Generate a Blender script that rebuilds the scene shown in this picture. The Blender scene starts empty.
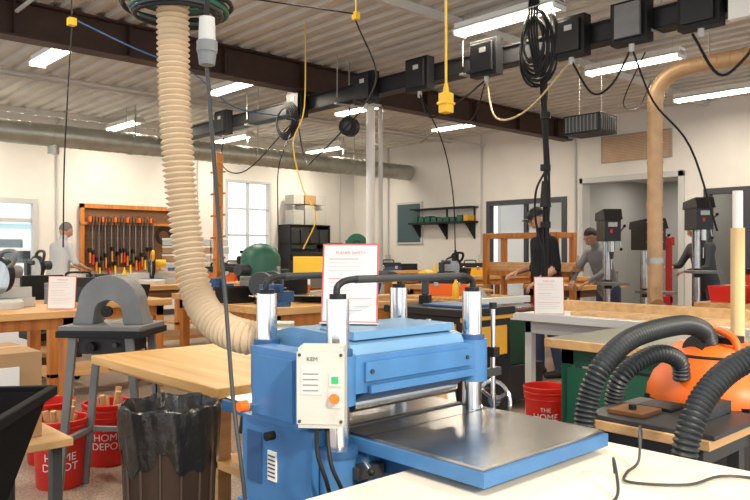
import bpy, math, random
from mathutils import Vector, Matrix
random.seed(7)
sc = bpy.context.scene
D = bpy.data
# ------------------------------------------------------------------ materials
MATS = {}
def mat(name, col, rough=0.5, metal=0.0, var=0.0, vscale=8.0, emit=None, estr=0.0, bump=0.0, spec=None, trans=0.0, alpha=1.0):
    if name in MATS: return MATS[name]
    m = D.materials.new(name); m.use_nodes = True
    nt = m.node_tree; b = nt.nodes['Principled BSDF']
    b.inputs['Base Color'].default_value = (*col, 1)
    b.inputs['Roughness'].default_value = rough
    b.inputs['Metallic'].default_value = metal
    if spec is not None: b.inputs['Specular IOR Level'].default_value = spec
    if trans: b.inputs['Transmission Weight'].default_value = trans
    if alpha < 1: b.inputs['Alpha'].default_value = alpha
    if emit:
        b.inputs['Emission Color'].default_value = (*emit, 1); b.inputs['Emission Strength'].default_value = estr
    if var > 0 or bump > 0:
        tc = nt.nodes.new('ShaderNodeTexCoord'); n = nt.nodes.new('ShaderNodeTexNoise')
        n.inputs['Scale'].default_value = vscale; n.inputs['Detail'].default_value = 5
        nt.links.new(tc.outputs['Object'], n.inputs['Vector'])
        if var > 0:
            r = nt.nodes.new('ShaderNodeValToRGB')
            r.color_ramp.elements[0].position = .3; r.color_ramp.elements[1].position = .7
            r.color_ramp.elements[0].color = (*[c*(1-var) for c in col], 1)
            r.color_ramp.elements[1].color = (*[min(1, c*(1+var)) for c in col], 1)
            nt.links.new(n.outputs['Fac'], r.inputs['Fac']); nt.links.new(r.outputs['Color'], b.inputs['Base Color'])
        if bump > 0:
            bp = nt.nodes.new('ShaderNodeBump'); bp.inputs['Strength'].default_value = bump; bp.inputs['Distance'].default_value = .01
            nt.links.new(n.outputs['Fac'], bp.inputs['Height']); nt.links.new(bp.outputs['Normal'], b.inputs['Normal'])
    MATS[name] = m
    return m
def wood(name, c1, c2, rough=0.45, axis='X', scale=6):
    if name in MATS: return MATS[name]
    m = D.materials.new(name); m.use_nodes = True
    nt = m.node_tree; b = nt.nodes['Principled BSDF']; b.inputs['Roughness'].default_value = rough
    tc = nt.nodes.new('ShaderNodeTexCoord'); mp = nt.nodes.new('ShaderNodeMapping')
    s = [scale*2]*3; s['XYZ'.index(axis)] = scale*.15
    mp.inputs['Scale'].default_value = s
    n = nt.nodes.new('ShaderNodeTexNoise'); n.inputs['Scale'].default_value = 1.5; n.inputs['Detail'].default_value = 7
    r = nt.nodes.new('ShaderNodeValToRGB'); r.color_ramp.elements[0].position = .3; r.color_ramp.elements[1].position = .7
    r.color_ramp.elements[0].color = (*c1, 1); r.color_ramp.elements[1].color = (*c2, 1)
    nt.links.new(tc.outputs['Object'], mp.inputs['Vector']); nt.links.new(mp.outputs['Vector'], n.inputs['Vector'])
    nt.links.new(n.outputs['Fac'], r.inputs['Fac']); nt.links.new(r.outputs['Color'], b.inputs['Base Color'])
    MATS[name] = m; return m

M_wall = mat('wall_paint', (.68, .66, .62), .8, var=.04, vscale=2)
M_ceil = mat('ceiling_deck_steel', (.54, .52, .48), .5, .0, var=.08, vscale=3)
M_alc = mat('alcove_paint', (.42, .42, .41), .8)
M_beam = mat('beam_primer_brown', (.045, .018, .010), .6, var=.2)
M_black = mat('black_plastic', (.009, .009, .010), .5, spec=.3)
M_blackr = mat('black_matte_plastic', (.006, .006, .007), .75, spec=.15)
M_blackm = mat('black_metal', (.016, .016, .018), .45, .2)
M_dgray = mat('dark_gray_metal', (.055, .058, .062), .45, .4)
M_gray = mat('gray_cast', (.19, .195, .20), .5, .2, var=.12)
M_lgray = mat('light_gray', (.5, .5, .49), .5)
M_white = mat('white_paint', (.82, .81, .78), .5)
M_box = mat('switch_box_gray', (.46, .46, .43), .5, var=.05)
M_paper = mat('paper_white', (.80, .77, .75), .7)
M_pink = mat('paper_red_border', (.66, .12, .12), .6)
M_rtext = mat('red_ink', (.6, .06, .07), .6)
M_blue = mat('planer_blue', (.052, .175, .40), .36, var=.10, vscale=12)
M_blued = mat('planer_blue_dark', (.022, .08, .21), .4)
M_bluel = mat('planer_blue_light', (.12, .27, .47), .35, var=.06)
M_chrome = mat('chrome', (.75, .75, .76), .16, 1)
M_steel = mat('ground_steel', (.45, .44, .43), .25, 1, var=.12, vscale=14)
M_galv = mat('galvanized', (.44, .45, .40), .42, .7, var=.12, vscale=5)
M_hose = mat('hose_beige', (.70, .55, .38), .45)
M_copper = mat('duct_tan', (.60, .38, .20), .45, .2, var=.1)
M_hoseg = mat('hose_dark', (.022, .028, .034), .42)
M_orange = mat('vac_orange', (.85, .15, .012), .4)
M_red = mat('bucket_red', (.62, .018, .01), .4)
M_yellow = mat('yellow_plastic', (.85, .50, .02), .4)
M_yelc = mat('yellow_cabinet', (.66, .33, .02), .45)
M_green = mat('green_paint', (.01, .10, .06), .45)
M_gbtn = mat('green_button', (.02, .36, .12), .4)
M_card = mat('cardboard', (.40, .24, .12), .85, var=.1)
M_bag = mat('trash_bag', (.014, .013, .013), .28, bump=.6, vscale=25)
M_can = mat('trash_can_brown', (.045, .028, .020), .5)
M_tube = mat('fluorescent_tube', (1, 1, 1), .5, emit=(1, .9, .74), estr=10)
M_table = mat('white_laminate', (.84, .77, .66), .35, var=.05, vscale=6)
M_glass = mat('glass', (.9, .95, 1), .05, trans=1.0, alpha=.08)
M_skin = mat('skin', (.50, .27, .18), .55)
M_hairg = mat('hair_gray', (.16, .15, .14), .8)
M_hairb = mat('hair_dark', (.03, .02, .015), .7)
M_jeans = mat('jeans', (.04, .06, .12), .8)
M_khaki = mat('khaki', (.30, .24, .16), .8)
M_shb = mat('shirt_black', (.012, .013, .017), .85, spec=.2)
M_shg = mat('shirt_gray', (.20, .21, .22), .85)
M_shl = mat('shirt_light', (.50, .50, .50), .85)
M_shoe = mat('shoe', (.03, .025, .02), .6)
M_wht = mat('eye_white', (.8, .8, .8), .3)
M_wood = wood('bench_maple', (.50, .25, .08), (.72, .43, .17))
M_woody = wood('bench_maple_y', (.58, .31, .09), (.80, .49, .19), axis='Y')
M_ply = wood('plywood', (.50, .29, .13), (.66, .42, .20), .6)
M_oak = wood('orange_oak', (.42, .13, .018), (.62, .24, .04), .45, 'Z')
M_dwood = wood('dark_wood', (.11, .045, .015), (.21, .09, .03), .6)
M_post = wood('pale_post', (.62, .45, .22), (.75, .56, .30), .5, 'Z')

def floor_mat():
    m = D.materials.new('floor_speckled'); m.use_nodes = True; nt = m.node_tree; b = nt.nodes['Principled BSDF']
    b.inputs['Roughness'].default_value = .35
    tc = nt.nodes.new('ShaderNodeTexCoord'); n = nt.nodes.new('ShaderNodeTexNoise'); n.inputs['Scale'].default_value = 60; n.inputs['Detail'].default_value = 3
    v = nt.nodes.new('ShaderNodeTexVoronoi'); v.inputs['Scale'].default_value = 90
    r = nt.nodes.new('ShaderNodeValToRGB')
    r.color_ramp.elements[0].position = .1; r.color_ramp.elements[0].color = (.13, .09, .07, 1)
    r.color_ramp.elements[1].position = .6; r.color_ramp.elements[1].color = (.44, .35, .28, 1)
    mx = nt.nodes.new('ShaderNodeMixRGB'); mx.blend_type = 'MULTIPLY'; mx.inputs['Fac'].default_value = .6
    r2 = nt.nodes.new('ShaderNodeValToRGB'); r2.color_ramp.elements[0].position = .35; r2.color_ramp.elements[1].position = .6
    r2.color_ramp.elements[0].color = (.45, .4, .38, 1)
    nt.links.new(tc.outputs['Object'], n.inputs['Vector']); nt.links.new(tc.outputs['Object'], v.inputs['Vector'])
    nt.links.new(v.outputs['Distance'], r.inputs['Fac']); nt.links.new(n.outputs['Fac'], r2.inputs['Fac'])
    nt.links.new(r.outputs['Color'], mx.inputs['Color1']); nt.links.new(r2.outputs['Color'], mx.inputs['Color2'])
    nt.links.new(mx.outputs['Color'], b.inputs['Base Color']); return m
M_floor = floor_mat()

# ------------------------------------------------------------------ builder
def catmull(pts, n=8):
    P = [Vector(p) for p in pts]
    if len(P) < 3: return P
    out = []
    for i in range(len(P)-1):
        p0 = P[i-1] if i > 0 else P[0]*2-P[1]; p1 = P[i]; p2 = P[i+1]; p3 = P[i+2] if i+2 < len(P) else P[-1]*2-P[-2]
        for k in range(n):
            t = k/n
            out.append(.5*((2*p1)+(p2-p0)*t+(2*p0-5*p1+4*p2-p3)*t*t+(3*p1-p0-3*p2+p3)*t**3))
    out.append(P[-1]); return out
def resample(P, step):
    out = [P[0].copy()]; acc = 0; last = P[0]
    for q in P[1:]:
        seg = (q-last).length
        while acc+seg >= step and seg > 1e-9:
            f = (step-acc)/seg; last = last.lerp(q, f); out.append(last.copy()); seg = (q-last).length; acc = 0
        acc += seg; last = q
    return out

class B:
    def __init__(s, name, bevel=0.0):
        s.name = name; s.v = []; s.f = []; s.fm = []; s.fs = []; s.mats = []; s.M = Matrix.Identity(4); s.bevel = bevel
    def at(s, x=0, y=0, z=0, rz=0, rx=0, ry=0):
        s.M = Matrix.Translation((x, y, z)) @ Matrix.Rotation(math.radians(rz), 4, 'Z') @ Matrix.Rotation(math.radians(rx), 4, 'X') @ Matrix.Rotation(math.radians(ry), 4, 'Y'); return s
    def mi(s, m):
        if m not in s.mats: s.mats.append(m)
        return s.mats.index(m)
    def add(s, vs, fs, m, smooth=False):
        o = len(s.v); k = s.mi(m)
        s.v += [s.M @ Vector(v) for v in vs]
        for f in fs: s.f.append([i+o for i in f]); s.fm.append(k); s.fs.append(smooth)
    def box(s, x0, x1, y0, y1, z0, z1, m):
        vs = [(x, y, z) for z in (z0, z1) for y in (y0, y1) for x in (x0, x1)]
        s.add(vs, [(0, 2, 3, 1), (4, 5, 7, 6), (0, 1, 5, 4), (2, 6, 7, 3), (0, 4, 6, 2), (1, 3, 7, 5)], m); return s
    def frus(s, c, sx0, sy0, sx1, sy1, z0, z1, m):
        x, y = c
        vs = [(x-sx0/2, y-sy0/2, z0), (x+sx0/2, y-sy0/2, z0), (x-sx0/2, y+sy0/2, z0), (x+sx0/2, y+sy0/2, z0),
              (x-sx1/2, y-sy1/2, z1), (x+sx1/2, y-sy1/2, z1), (x-sx1/2, y+sy1/2, z1), (x+sx1/2, y+sy1/2, z1)]
        s.add(vs, [(0, 2, 3, 1), (4, 5, 7, 6), (0, 1, 5, 4), (2, 6, 7, 3), (0, 4, 6, 2), (1, 3, 7, 5)], m); return s
    def cyl(s, p0, p1, r0, m, r1=None, seg=20, caps=True):
        r1 = r0 if r1 is None else r1
        p0 = Vector(p0); p1 = Vector(p1); z = (p1-p0).normalized()
        a = Vector((0, 0, 1)) if abs(z.z) < .9 else Vector((1, 0, 0)); x = z.cross(a).normalized(); y = z.cross(x)
        vs = []; 
        for p, r in ((p0, r0), (p1, r1)):
            for i in range(seg):
                t = 2*math.pi*i/seg; vs.append(p+x*math.cos(t)*r+y*math.sin(t)*r)
        s.add(vs, [(i, (i+1) % seg, seg+(i+1) % seg, seg+i) for i in range(seg)], m, True)
        if caps:
            s.add(vs[:seg], [list(range(seg))[::-1]], m); s.add(vs[seg:], [list(range(seg))], m)
        return s
    def lathe(s, prof, m, c=(0, 0, 0), seg=28, axis='z'):
        vs = []
        for r, z in prof:
            for i in range(seg):
                t = 2*math.pi*i/seg
                if axis == 'z': vs.append((c[0]+r*math.cos(t), c[1]+r*math.sin(t), c[2]+z))
                elif axis == 'x': vs.append((c[0]+z, c[1]+r*math.cos(t), c[2]+r*math.sin(t)))
                else: vs.append((c[0]+r*math.cos(t), c[1]+z, c[2]+r*math.sin(t)))
        n = len(prof)
        s.add(vs, [(j*seg+i, j*seg+(i+1) % seg, (j+1)*seg+(i+1) % seg, (j+1)*seg+i) for j in range(n-1) for i in range(seg)], m, True); return s
    def sweep(s, pts, r, m, seg=8, smooth=True, n=8, rib=0, step=None, ribamp=.12, sq=None):
        P = catmull(pts, n) if smooth else [Vector(p) for p in pts]
        if rib: P = resample(catmull(pts, 24), rib/4)
        elif step: P = resample(P, step)
        N = len(P); rr = r if callable(r) else (lambda u: r)
        T = [(P[min(i+1, N-1)]-P[max(i-1, 0)]).normalized() for i in range(N)]
        a = Vector((0, 0, 1)) if abs(T[0].z) < .9 else Vector((1, 0, 0)); x = T[0].cross(a).normalized()
        vs = []
        for i in range(N):
            x = (x-T[i]*x.dot(T[i])).normalized(); y = T[i].cross(x)
            R = rr(i/(N-1))
            if rib: R *= (1+ribamp, 1+ribamp*.3, 1-ribamp, 1+ribamp*.3)[i % 4]
            for k in range(seg):
                t = 2*math.pi*k/seg; vs.append(P[i]+x*math.cos(t)*R*(sq or 1)+y*math.sin(t)*R)
        s.add(vs, [(i*seg+k, i*seg+(k+1) % seg, (i+1)*seg+(k+1) % seg, (i+1)*seg+k) for i in range(N-1) for k in range(seg)], m, True)
        s.add(vs[:seg], [list(range(seg))[::-1]], m); s.add(vs[-seg:], [list(range(seg))], m); return s
    def ball(s, c, r, m, seg=16, rings=10, fn=None):
        if not hasattr(r, '__len__'): r = (r, r, r)
        vs = []
        for j in range(rings+1):
            ph = math.pi*j/rings
            for i in range(seg):
                t = 2*math.pi*i/seg; n = Vector((math.sin(ph)*math.cos(t), math.sin(ph)*math.sin(t), math.cos(ph)))
                if fn: n = fn(n)
                vs.append((c[0]+n.x*r[0], c[1]+n.y*r[1], c[2]+n.z*r[2]))
        s.add(vs, [(j*seg+i, (j+1)*seg+i, (j+1)*seg+(i+1) % seg, j*seg+(i+1) % seg) for j in range(rings) for i in range(seg)], m, True); return s
    def prism(s, poly, a0, a1, m, axis='y'):
        n = len(poly)
        def P(u, w, a): return {'y': (u, a, w), 'x': (a, u, w), 'z': (u, w, a)}[axis]
        vs = [P(u, w, a0) for u, w in poly]+[P(u, w, a1) for u, w in poly]
        s.add(vs, [list(range(n)), list(range(2*n-1, n-1, -1))]+[(i, n+i, n+(i+1) % n, (i+1) % n) for i in range(n)], m); return s
    def ring(s, c, R, r, m, axis='z', seg=32, n=8, wob=0):
        pts = []
        for i in range(seg+1):
            t = 2*math.pi*i/seg; R2 = R*(1+wob*math.sin(3*t+R*50))
            u, w = R2*math.cos(t), R2*math.sin(t)
            pts.append({'z': (c[0]+u, c[1]+w, c[2]), 'x': (c[0], c[1]+u, c[2]+w), 'y': (c[0]+u, c[1], c[2]+w)}[axis])
        return s.sweep(pts, r, m, seg=n, smooth=False)
    def text(s, txt, size, m, M, wrap=None):
        cu = D.curves.new('t', 'FONT'); cu.body = txt; cu.size = size; cu.align_x = 'CENTER'; cu.align_y = 'CENTER'; cu.extrude = .0
        o = D.objects.new('t', cu); sc.collection.objects.link(o); bpy.context.view_layer.update()
        me = D.meshes.new_from_object(o.evaluated_get(bpy.context.evaluated_depsgraph_get()))
        vs = [v.co.copy() for v in me.vertices]; fs = [list(p.vertices) for p in me.polygons]
        D.objects.remove(o); D.curves.remove(cu); D.meshes.remove(me)
        if wrap:
            cx, cy, R, a0, zc = wrap
            vs = [Vector((cx+R(zc+v.y)*math.cos(a0+v.x/R(zc)), cy+R(zc+v.y)*math.sin(a0+v.x/R(zc)), zc+v.y)) for v in vs]
        else: vs = [M @ v for v in vs]
        s.add(vs, fs, m); return s
    def done(s):
        me = D.meshes.new(s.name); me.from_pydata([tuple(v) for v in s.v], [], s.f)
        for m in s.mats: me.materials.append(m)
        me.polygons.foreach_set('material_index', s.fm); me.polygons.foreach_set('use_smooth', s.fs)
        me.update()
        try: me.set_sharp_from_angle(angle=.75)
        except Exception: pass
        o = D.objects.new(s.name, me)
        sc.collection.objects.link(o)
        if s.bevel:
            md = o.modifiers.new('bevel', 'BEVEL'); md.width = s.bevel; md.segments = 2; md.limit_method = 'ANGLE'; md.angle_limit = .9
        return o

# ------------------------------------------------------------------ camera
H = 1.32
cam = D.cameras.new('camera'); co = D.objects.new('camera', cam); sc.collection.objects.link(co); sc.camera = co
cam.lens = 35.04; cam.sensor_width = 36; cam.shift_y = .0025; cam.clip_start = .02
co.location = (0, 0, H)
co.rotation_euler = Vector((.679, .734, 0)).to_track_quat('-Z', 'Y').to_euler()

# ------------------------------------------------------------------ room
XW, YW, ZC = 12.4, 14.2, 3.85
def wall(name, axis, pos, th, a0, a1, ops, m):
    b = B(name); ops = sorted(ops); cur = a0
    def bx(u0, u1, z0, z1):
        if u1-u0 < 1e-4 or z1-z0 < 1e-4: return
        if axis == 'y': b.box(u0, u1, pos, pos+th, z0, z1, m)
        else: b.box(pos, pos+th, u0, u1, z0, z1, m)
    for (u0, u1, z0, z1) in ops:
        bx(cur, u0, 0, ZC); bx(u0, u1, 0, z0); bx(u0, u1, z1, ZC); cur = u1
    bx(cur, a1, 0, ZC); return b.done()
wall('wall_left', 'y', YW, .2, -3, XW+.2, [(3.5, 4.6, 0, 2.3), (8.6, 9.8, 1.09, 2.94), (-1, 1.5, 1.0, 2.9)], M_wall)
wall('wall_right', 'x', XW, .2, -3, YW, [(4.5, 5.25, 0, 2.38), (5.66, 7.55, 0, 2.65), (7.9, 9.86, 0, 2.4)], M_wall)
b = B('floor'); b.box(-3, 16, -3, YW+.2, -.1, 0, M_floor); b.done()
b = B('ceiling'); x = -3.0; prof = []
while x < XW+.2:
    prof += [(x, ZC), (x+.10, ZC), (x+.12, ZC+.045), (x+.22, ZC+.045)]; x += .24
vs = [(p[0], y, p[1]) for y in (-3, YW+.2) for p in prof]; n = len(prof)
b.add(vs, [(i, i+1, n+i+1, n+i) for i in range(n-1)], M_ceil)
b.box(-3, x, -3, YW+.2, ZC+.06, ZC+.12, M_ceil); b.done()
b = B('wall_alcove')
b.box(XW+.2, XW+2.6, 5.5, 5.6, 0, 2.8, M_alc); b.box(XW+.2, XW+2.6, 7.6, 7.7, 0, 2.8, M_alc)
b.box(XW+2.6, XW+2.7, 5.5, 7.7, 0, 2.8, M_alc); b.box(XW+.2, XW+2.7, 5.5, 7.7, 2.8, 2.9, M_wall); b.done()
l = D.lights.new('alcove_ceiling_light', 'AREA'); l.size = .8; l.energy = 18; l.color = (1, .92, .8)
o = D.objects.new('alcove_ceiling_light', l); sc.collection.objects.link(o); o.location = (XW+1.4, 6.6, 2.75)
b = B('wall_corridor')
b.box(XW+2.2, XW+2.3, 3.6, 5.45, 0, 2.8, M_wall); b.box(XW+.2, XW+2.2, 3.5, 3.6, 0, 2.8, M_wall); b.box(XW+.2, XW+2.3, 3.5, 5.45, 2.8, 2.9, M_wall)
b.box(XW+.8, XW+.9, 7.75, 10.2, 0, 2.8, M_white); b.done()
l = D.lights.new('corridor_ceiling_light', 'AREA'); l.size = .8; l.energy = 10; l.color = (1, .92, .8)
o = D.objects.new('corridor_ceiling_light', l); sc.collection.objects.link(o); o.location = (XW+1.2, 4.6, 2.75)
b = B('baseboard_left'); b.box(4.7, XW, YW-.02, YW, 0, .12, M_dgray); b.done()
b = B('baseboard_right'); b.box(XW-.02, XW, 9.95, YW-.02, 0, .12, M_dgray); b.box(XW-.02, XW, -3, 4.4, 0, .12, M_dgray); b.done()
M_frame = mat('door_frame_dark', (.04, .045, .055), .4)
b = B('trim_1', .004)
b.box(XW-.05, XW+.22, 5.58, 5.68, 0, 2.72, M_lgray); b.box(XW-.05, XW+.22, 7.53, 7.6, 0, 2.72, M_lgray); b.box(XW-.05, XW+.22, 5.58, 7.6, 2.62, 2.72, M_lgray); b.done()
def wallframe(name, axis, pos, a0, a1, z0, z1, w, m, mull=(), rails=(), glass=True):
    b = B(name, .003)
    def bx(u0, u1, z0, z1, t0, t1, mm):
        if axis == 'y': b.box(u0, u1, pos+t0, pos+t1, z0, z1, mm)
        else: b.box(pos+t0, pos+t1, u0, u1, z0, z1, mm)
    bx(a0, a0+w, z0, z1, -.04, .1, m); bx(a1-w, a1, z0, z1, -.04, .1, m); bx(a0+w, a1-w, z1-w, z1, -.04, .1, m); 
    if z0 > 0: bx(a0+w, a1-w, z0, z0+w, -.06, .1, m)
    for q in mull: bx(q-w*.4, q+w*.4, z0+(w if z0 > 0 else 0), z1-w, .0, .08, m)
    for q in rails: bx(a0+w, a1-w, q-w*.4, q+w*.4, .01, .07, m)
    if glass: bx(a0+w, a1-w, z0+w, z1-w, .045, .05, M_glass)
    return b
wallframe('window_1', 'y', YW, 8.6, 9.8, 1.09, 2.94, .05, M_lgray, mull=(9.2,), rails=(1.7, 2.3)).done()
wallframe('window_2', 'y', YW, -1, 1.5, 1.0, 2.9, .06, M_lgray, mull=(.25,)).done()
wallframe('door_1', 'y', YW, 3.5, 4.6, 0, 2.3, .09, M_lgray, rails=(1.0, 1.9)).done()
wallframe('door_2', 'x', XW, 7.9, 9.86, 0, 2.4, .10, M_frame, mull=(8.88,), rails=(1.0,)).done()
b = wallframe('door_3', 'x', XW, 4.5, 5.25, 0, 2.38, .10, M_frame, glass=False); b.box(XW+.0, XW+.05, 4.6, 4.75, .02, 2.28, M_frame); b.done()

# outside
b = B('outside_ground'); b.box(-6, 14, YW+.3, 40, -.15, -.05, M_white); b.done()
b = B('neighbor_building'); 
b.box(9, 20, 36, 44, -.05, 2.6, mat('ext_siding', (.55, .68, .70), .8)); b.prism([(8.6, 2.6), (20.4, 2.6), (14.5, 4.6)], 35.6, 44.4, mat('ext_roof', (.45, .58, .62), .8), 'y')
for k in range(4): b.box(10+k*2.4, 11+k*2.4, 35.95, 36, .9, 1.9, M_dgray)
b.done()
b = B('parked_car', .03)
b.prism([(5.0, .3), (9.2, .3), (9.2, .85), (8.4, .95), (7.7, 1.45), (6.2, 1.45), (5.5, .95), (5.0, .85)], 24, 25.7, M_lgray)
for xx in (5.9, 8.3): b.cyl((xx, 23.95, .28), (xx, 24.15, .28), .33, M_black)
b.box(6.3, 7.6, 23.97, 24.0, .98, 1.35, M_black); b.done()

b = B('wall_vent_grille')
b.box(XW-.03, XW, 5.8, 7.15, 2.97, 3.47, mat('vent_bronze', (.34, .28, .22), .5))
for k in range(16): b.box(XW-.045, XW-.03, 5.85, 7.1, 3.0+k*.028, 3.012+k*.028, M_copper)
b.done()
b = B('chalkboard', .005); b.box(XW-.045, XW-.005, 11.75, 12.6, 1.5, 2.5, M_lgray); b.box(XW-.055, XW-.045, 11.8, 12.55, 1.55, 2.45, mat('slate', (.05, .09, .11), .6)); b.done()
b = B('wall_shelf')
b.box(XW-.35, XW, 10.1, 11.9, 1.95, 1.99, M_black); b.box(XW-.3, XW, 10.1, 11.9, 2.28, 2.31, M_black)
for yy in (10.2, 11.0, 11.8):
    b.prism([(XW, 1.95), (XW-.32, 1.95), (XW, 1.6)], yy-.02, yy+.02, M_black, 'y')
    b.box(XW-.02, XW, yy-.02, yy+.02, 1.6, 2.3, M_black)
for k in range(9):
    yy = 10.15+k*.19; b.box(XW-.28, XW-.08, yy, yy+.14, 1.99, 2.08+.12*random.random(), random.choice([M_green, M_yelc, M_dgray, M_lgray, M_green, M_black]))
b.done()
b = B('exit_sign', .004); b.box(XW-.05, XW, 3.9, 4.2, 2.75, 2.95, M_white); b.text('EXIT', .14, M_red, Matrix.Translation((XW-.055, 4.05, 2.85)) @ Matrix.Rotation(-math.pi/2, 4, 'Z') @ Matrix.Rotation(math.pi/2, 4, 'X')); b.done()
b = B('wall_conduit')
for y in (7.7, 10.0, 12.9): b.cyl((XW-.03, y, 1.2), (XW-.03, y, ZC), .018, M_lgray, seg=8); b.box(XW-.06, XW, y-.06, y+.06, 1.1, 1.25, M_lgray)
for x in (4.95, 7.9, 11.9): b.cyl((x, YW-.03, 1.2), (x, YW-.03, ZC), .018, M_lgray, seg=8); b.box(x-.06, x+.06, YW-.06, YW, 1.1, 1.25, M_lgray)
b.done()
# clamp rack on left wall
b = B('clamp_rack'); W0 = YW-.006
b.box(5.4, 7.4, W0-.05, W0, .95, 2.25, M_dwood)
b.box(5.35, 7.45, W0-.1, W0-.05, 2.17, 2.25, M_oak); b.box(5.35, 7.45, W0-.12, W0-.05, 1.85, 1.9, M_oak); b.box(5.35, 5.43, W0-.1, W0-.05, .95, 2.25, M_oak); b.box(7.37, 7.45, W0-.1, W0-.05, .95, 2.25, M_oak)
b.box(5.43, 7.37, W0-.1, W0-.05, .95, 1.02, M_oak)
for k in range(22):
    x = 5.5+k*.062; l = 1.55-.35*random.random()-.3
    b.box(x-.008, x+.008, W0-.17, W0-.145, l-.1, 2.02, M_gray if k % 2 else M_dgray); b.box(x-.02, x+.02, W0-.22, W0-.12, 1.9, 2.0, M_orange if k % 4 == 0 else M_dwood); b.box(x-.02, x+.02, W0-.22, W0-.12, l+.1, l+.18, M_black)
    b.cyl((x, W0-.2, l-.1), (x, W0-.2, l+.1), .02, (M_oak, M_red, M_oak, M_yellow, M_dwood)[k % 5], seg=8)
for k in range(3): b.ring((7.05, W0-.14, 1.65), .12+.03*k, .012, M_black, 'y', 20, 5)
b.ring((7.2, W0-.14, 1.35), .12, .015, M_dgray, 'y', 20, 5)
b.done()

b = B('storage_shelf_unit', .005)
b.box(10.0, 11.2, YW-.5, YW-.02, 0, .04, M_black); 
for xx in (10.0, 11.16): b.box(xx, xx+.04, YW-.5, YW-.02, 0, 1.95, M_black)
for zz in (.5, 1.0, 1.5, 1.93): b.box(10, 11.2, YW-.5, YW-.02, zz, zz+.03, M_black)
for k in range(4):
    b.box(10.06+k*.28, 10.3+k*.28, YW-.48, YW-.1, 1.03, 1.4, M_black)
    b.box(10.06+k*.28, 10.3+k*.28, YW-.48, YW-.1, 1.53, 1.85, M_dgray)
for k in range(3): b.box(10.15+k*.33, 10.44+k*.33, YW-.45, YW-.1, 1.96, 2.3+.12*(k % 2), M_box)
for k in range(3): b.box(10.15+k*.33, 10.44+k*.33, YW-.45, YW-.1, 2.44, 2.66, M_card if k == 1 else M_box)
b.done()

# ------------------------------------------------------------------ ceiling services
b = B('steel_roof_beam')
yb = 7.87
b.box(-3, XW-.01, yb-.11, yb+.11, 3.47, 3.49, M_beam); b.box(-3, XW-.01, yb-.11, yb+.11, 3.83, 3.85, M_beam); b.box(-3, XW-.01, yb-.01, yb+.01, 3.49, 3.83, M_beam)
x = -2.5
while x < XW: b.box(x, x+.01, yb-.1, yb+.1, 3.49, 3.83, M_beam); x += 1.2
b.done()
b = B('roof_joist')
for yy in (2.2, 5.2, 10.9, 13.6):
    b.box(-3, XW-.01, yy-.03, yy+.03, 3.76, 3.85, M_ceil)
b.done()
b = B('support_column', .004)
b.cyl((7.19, 7.87, 0), (7.19, 7.87, 3.47), .065, M_white); b.box(7.05, 7.33, 7.73, 8.01, 0, .02, M_lgray); b.box(7.07, 7.31, 7.76, 7.98, 3.44, 3.47, M_lgray); b.done()
b = B('sprinkler_riser_pipe'); b.cyl((7.75, 8.25, 0), (7.75, 8.25, 3.85), .035, M_lgray, seg=12); b.done()
b = B('ceiling_conduit'); b.cyl((2.3, -2.9, 3.7), (2.3, 7.7, 3.7), .02, M_lgray, seg=8); b.cyl((-2.9, 9.9, 3.6), (XW-.05, 9.9, 3.6), .025, M_lgray, seg=8); b.done()
b = B('spiral_duct')
def spiral(b, p0, p1, r, m, pitch=.12):
    p0 = Vector(p0); p1 = Vector(p1); L = (p1-p0).length; n = int(L/pitch); d = (p1-p0)/n
    b.cyl(p0, p1, r, m, seg=28)
    ax = d.normalized()
    for k in range(1, n): c = p0+d*k; b.cyl(c-ax*.006, c+ax*.006, r+.006, m, seg=28)
spiral(b, (-1, 12.2, 3.2), (XW-.02, 12.2, 3.2), .18, M_galv, .16)
for x in (0.5, 3, 5.5, 8, 10.5):
    b.box(x-.01, x+.01, 12.01, 12.02, 3.2, 3.85, M_galv); b.box(x-.01, x+.01, 12.38, 12.39, 3.2, 3.85, M_galv); b.cyl((x-.03, 12.2, 3.2), (x+.03, 12.2, 3.2), .195, M_galv)
b.cyl((4.2, 12.2, 3.2), (4.2, 12.2, 2.9), .09, M_galv)
b.done()
b = B('dust_collection_pipe')
spiral(b, (7.2, 3.55, .3), (7.2, 3.55, 2.85), .075, M_copper, .10)
b.sweep([(7.2, 3.55, 2.85), (7.2, 3.52, 2.98), (7.2, 3.42, 3.09), (7.2, 3.28, 3.15), (7.2, 3.15, 3.16)], .078, M_copper, seg=24)
spiral(b, (7.2, 3.15, 3.16), (7.2, -2.5, 3.16), .075, M_copper, .12)
b.cyl((7.2, 3.55, 1.78), (7.2, 3.55, 1.82), .086, M_copper); b.cyl((7.2, 3.55, 1.2), (7.2, 3.55, 1.26), .085, M_galv); b.box(7.05, 7.35, 3.4, 3.7, 0, .3, M_gray)
b.cyl((7.2, 3.55, .95), (7.05, 3.45, .8), .06, M_copper)
b.cyl((7.2, 1, 3.2), (7.2, 1, 3.85), .008, M_galv); b.cyl((7.2, 3, 3.2), (7.2, 3, 3.85), .008, M_galv)
b.done()
b = B('electrical_busway', .004)
b.box(6.03, 6.17, -2.5, 12.0, 3.24, 3.41, M_blackm); b.box(6.01, 6.19, -2.5, 12.0, 3.40, 3.42, M_black); b.box(6.01, 6.19, -2.5, 12.0, 3.23, 3.25, M_black)
for y in (-1, 1, 3, 5.1, 7.2, 9.3, 11.4):
    b.cyl((6.0, y, 3.3), (6.0, y, 3.85), .008, M_galv, seg=6); b.cyl((6.2, y, 3.3), (6.2, y, 3.85), .008, M_galv, seg=6); b.box(5.97, 6.23, y-.03, y+.03, 3.21, 3.23, M_galv)
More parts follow.
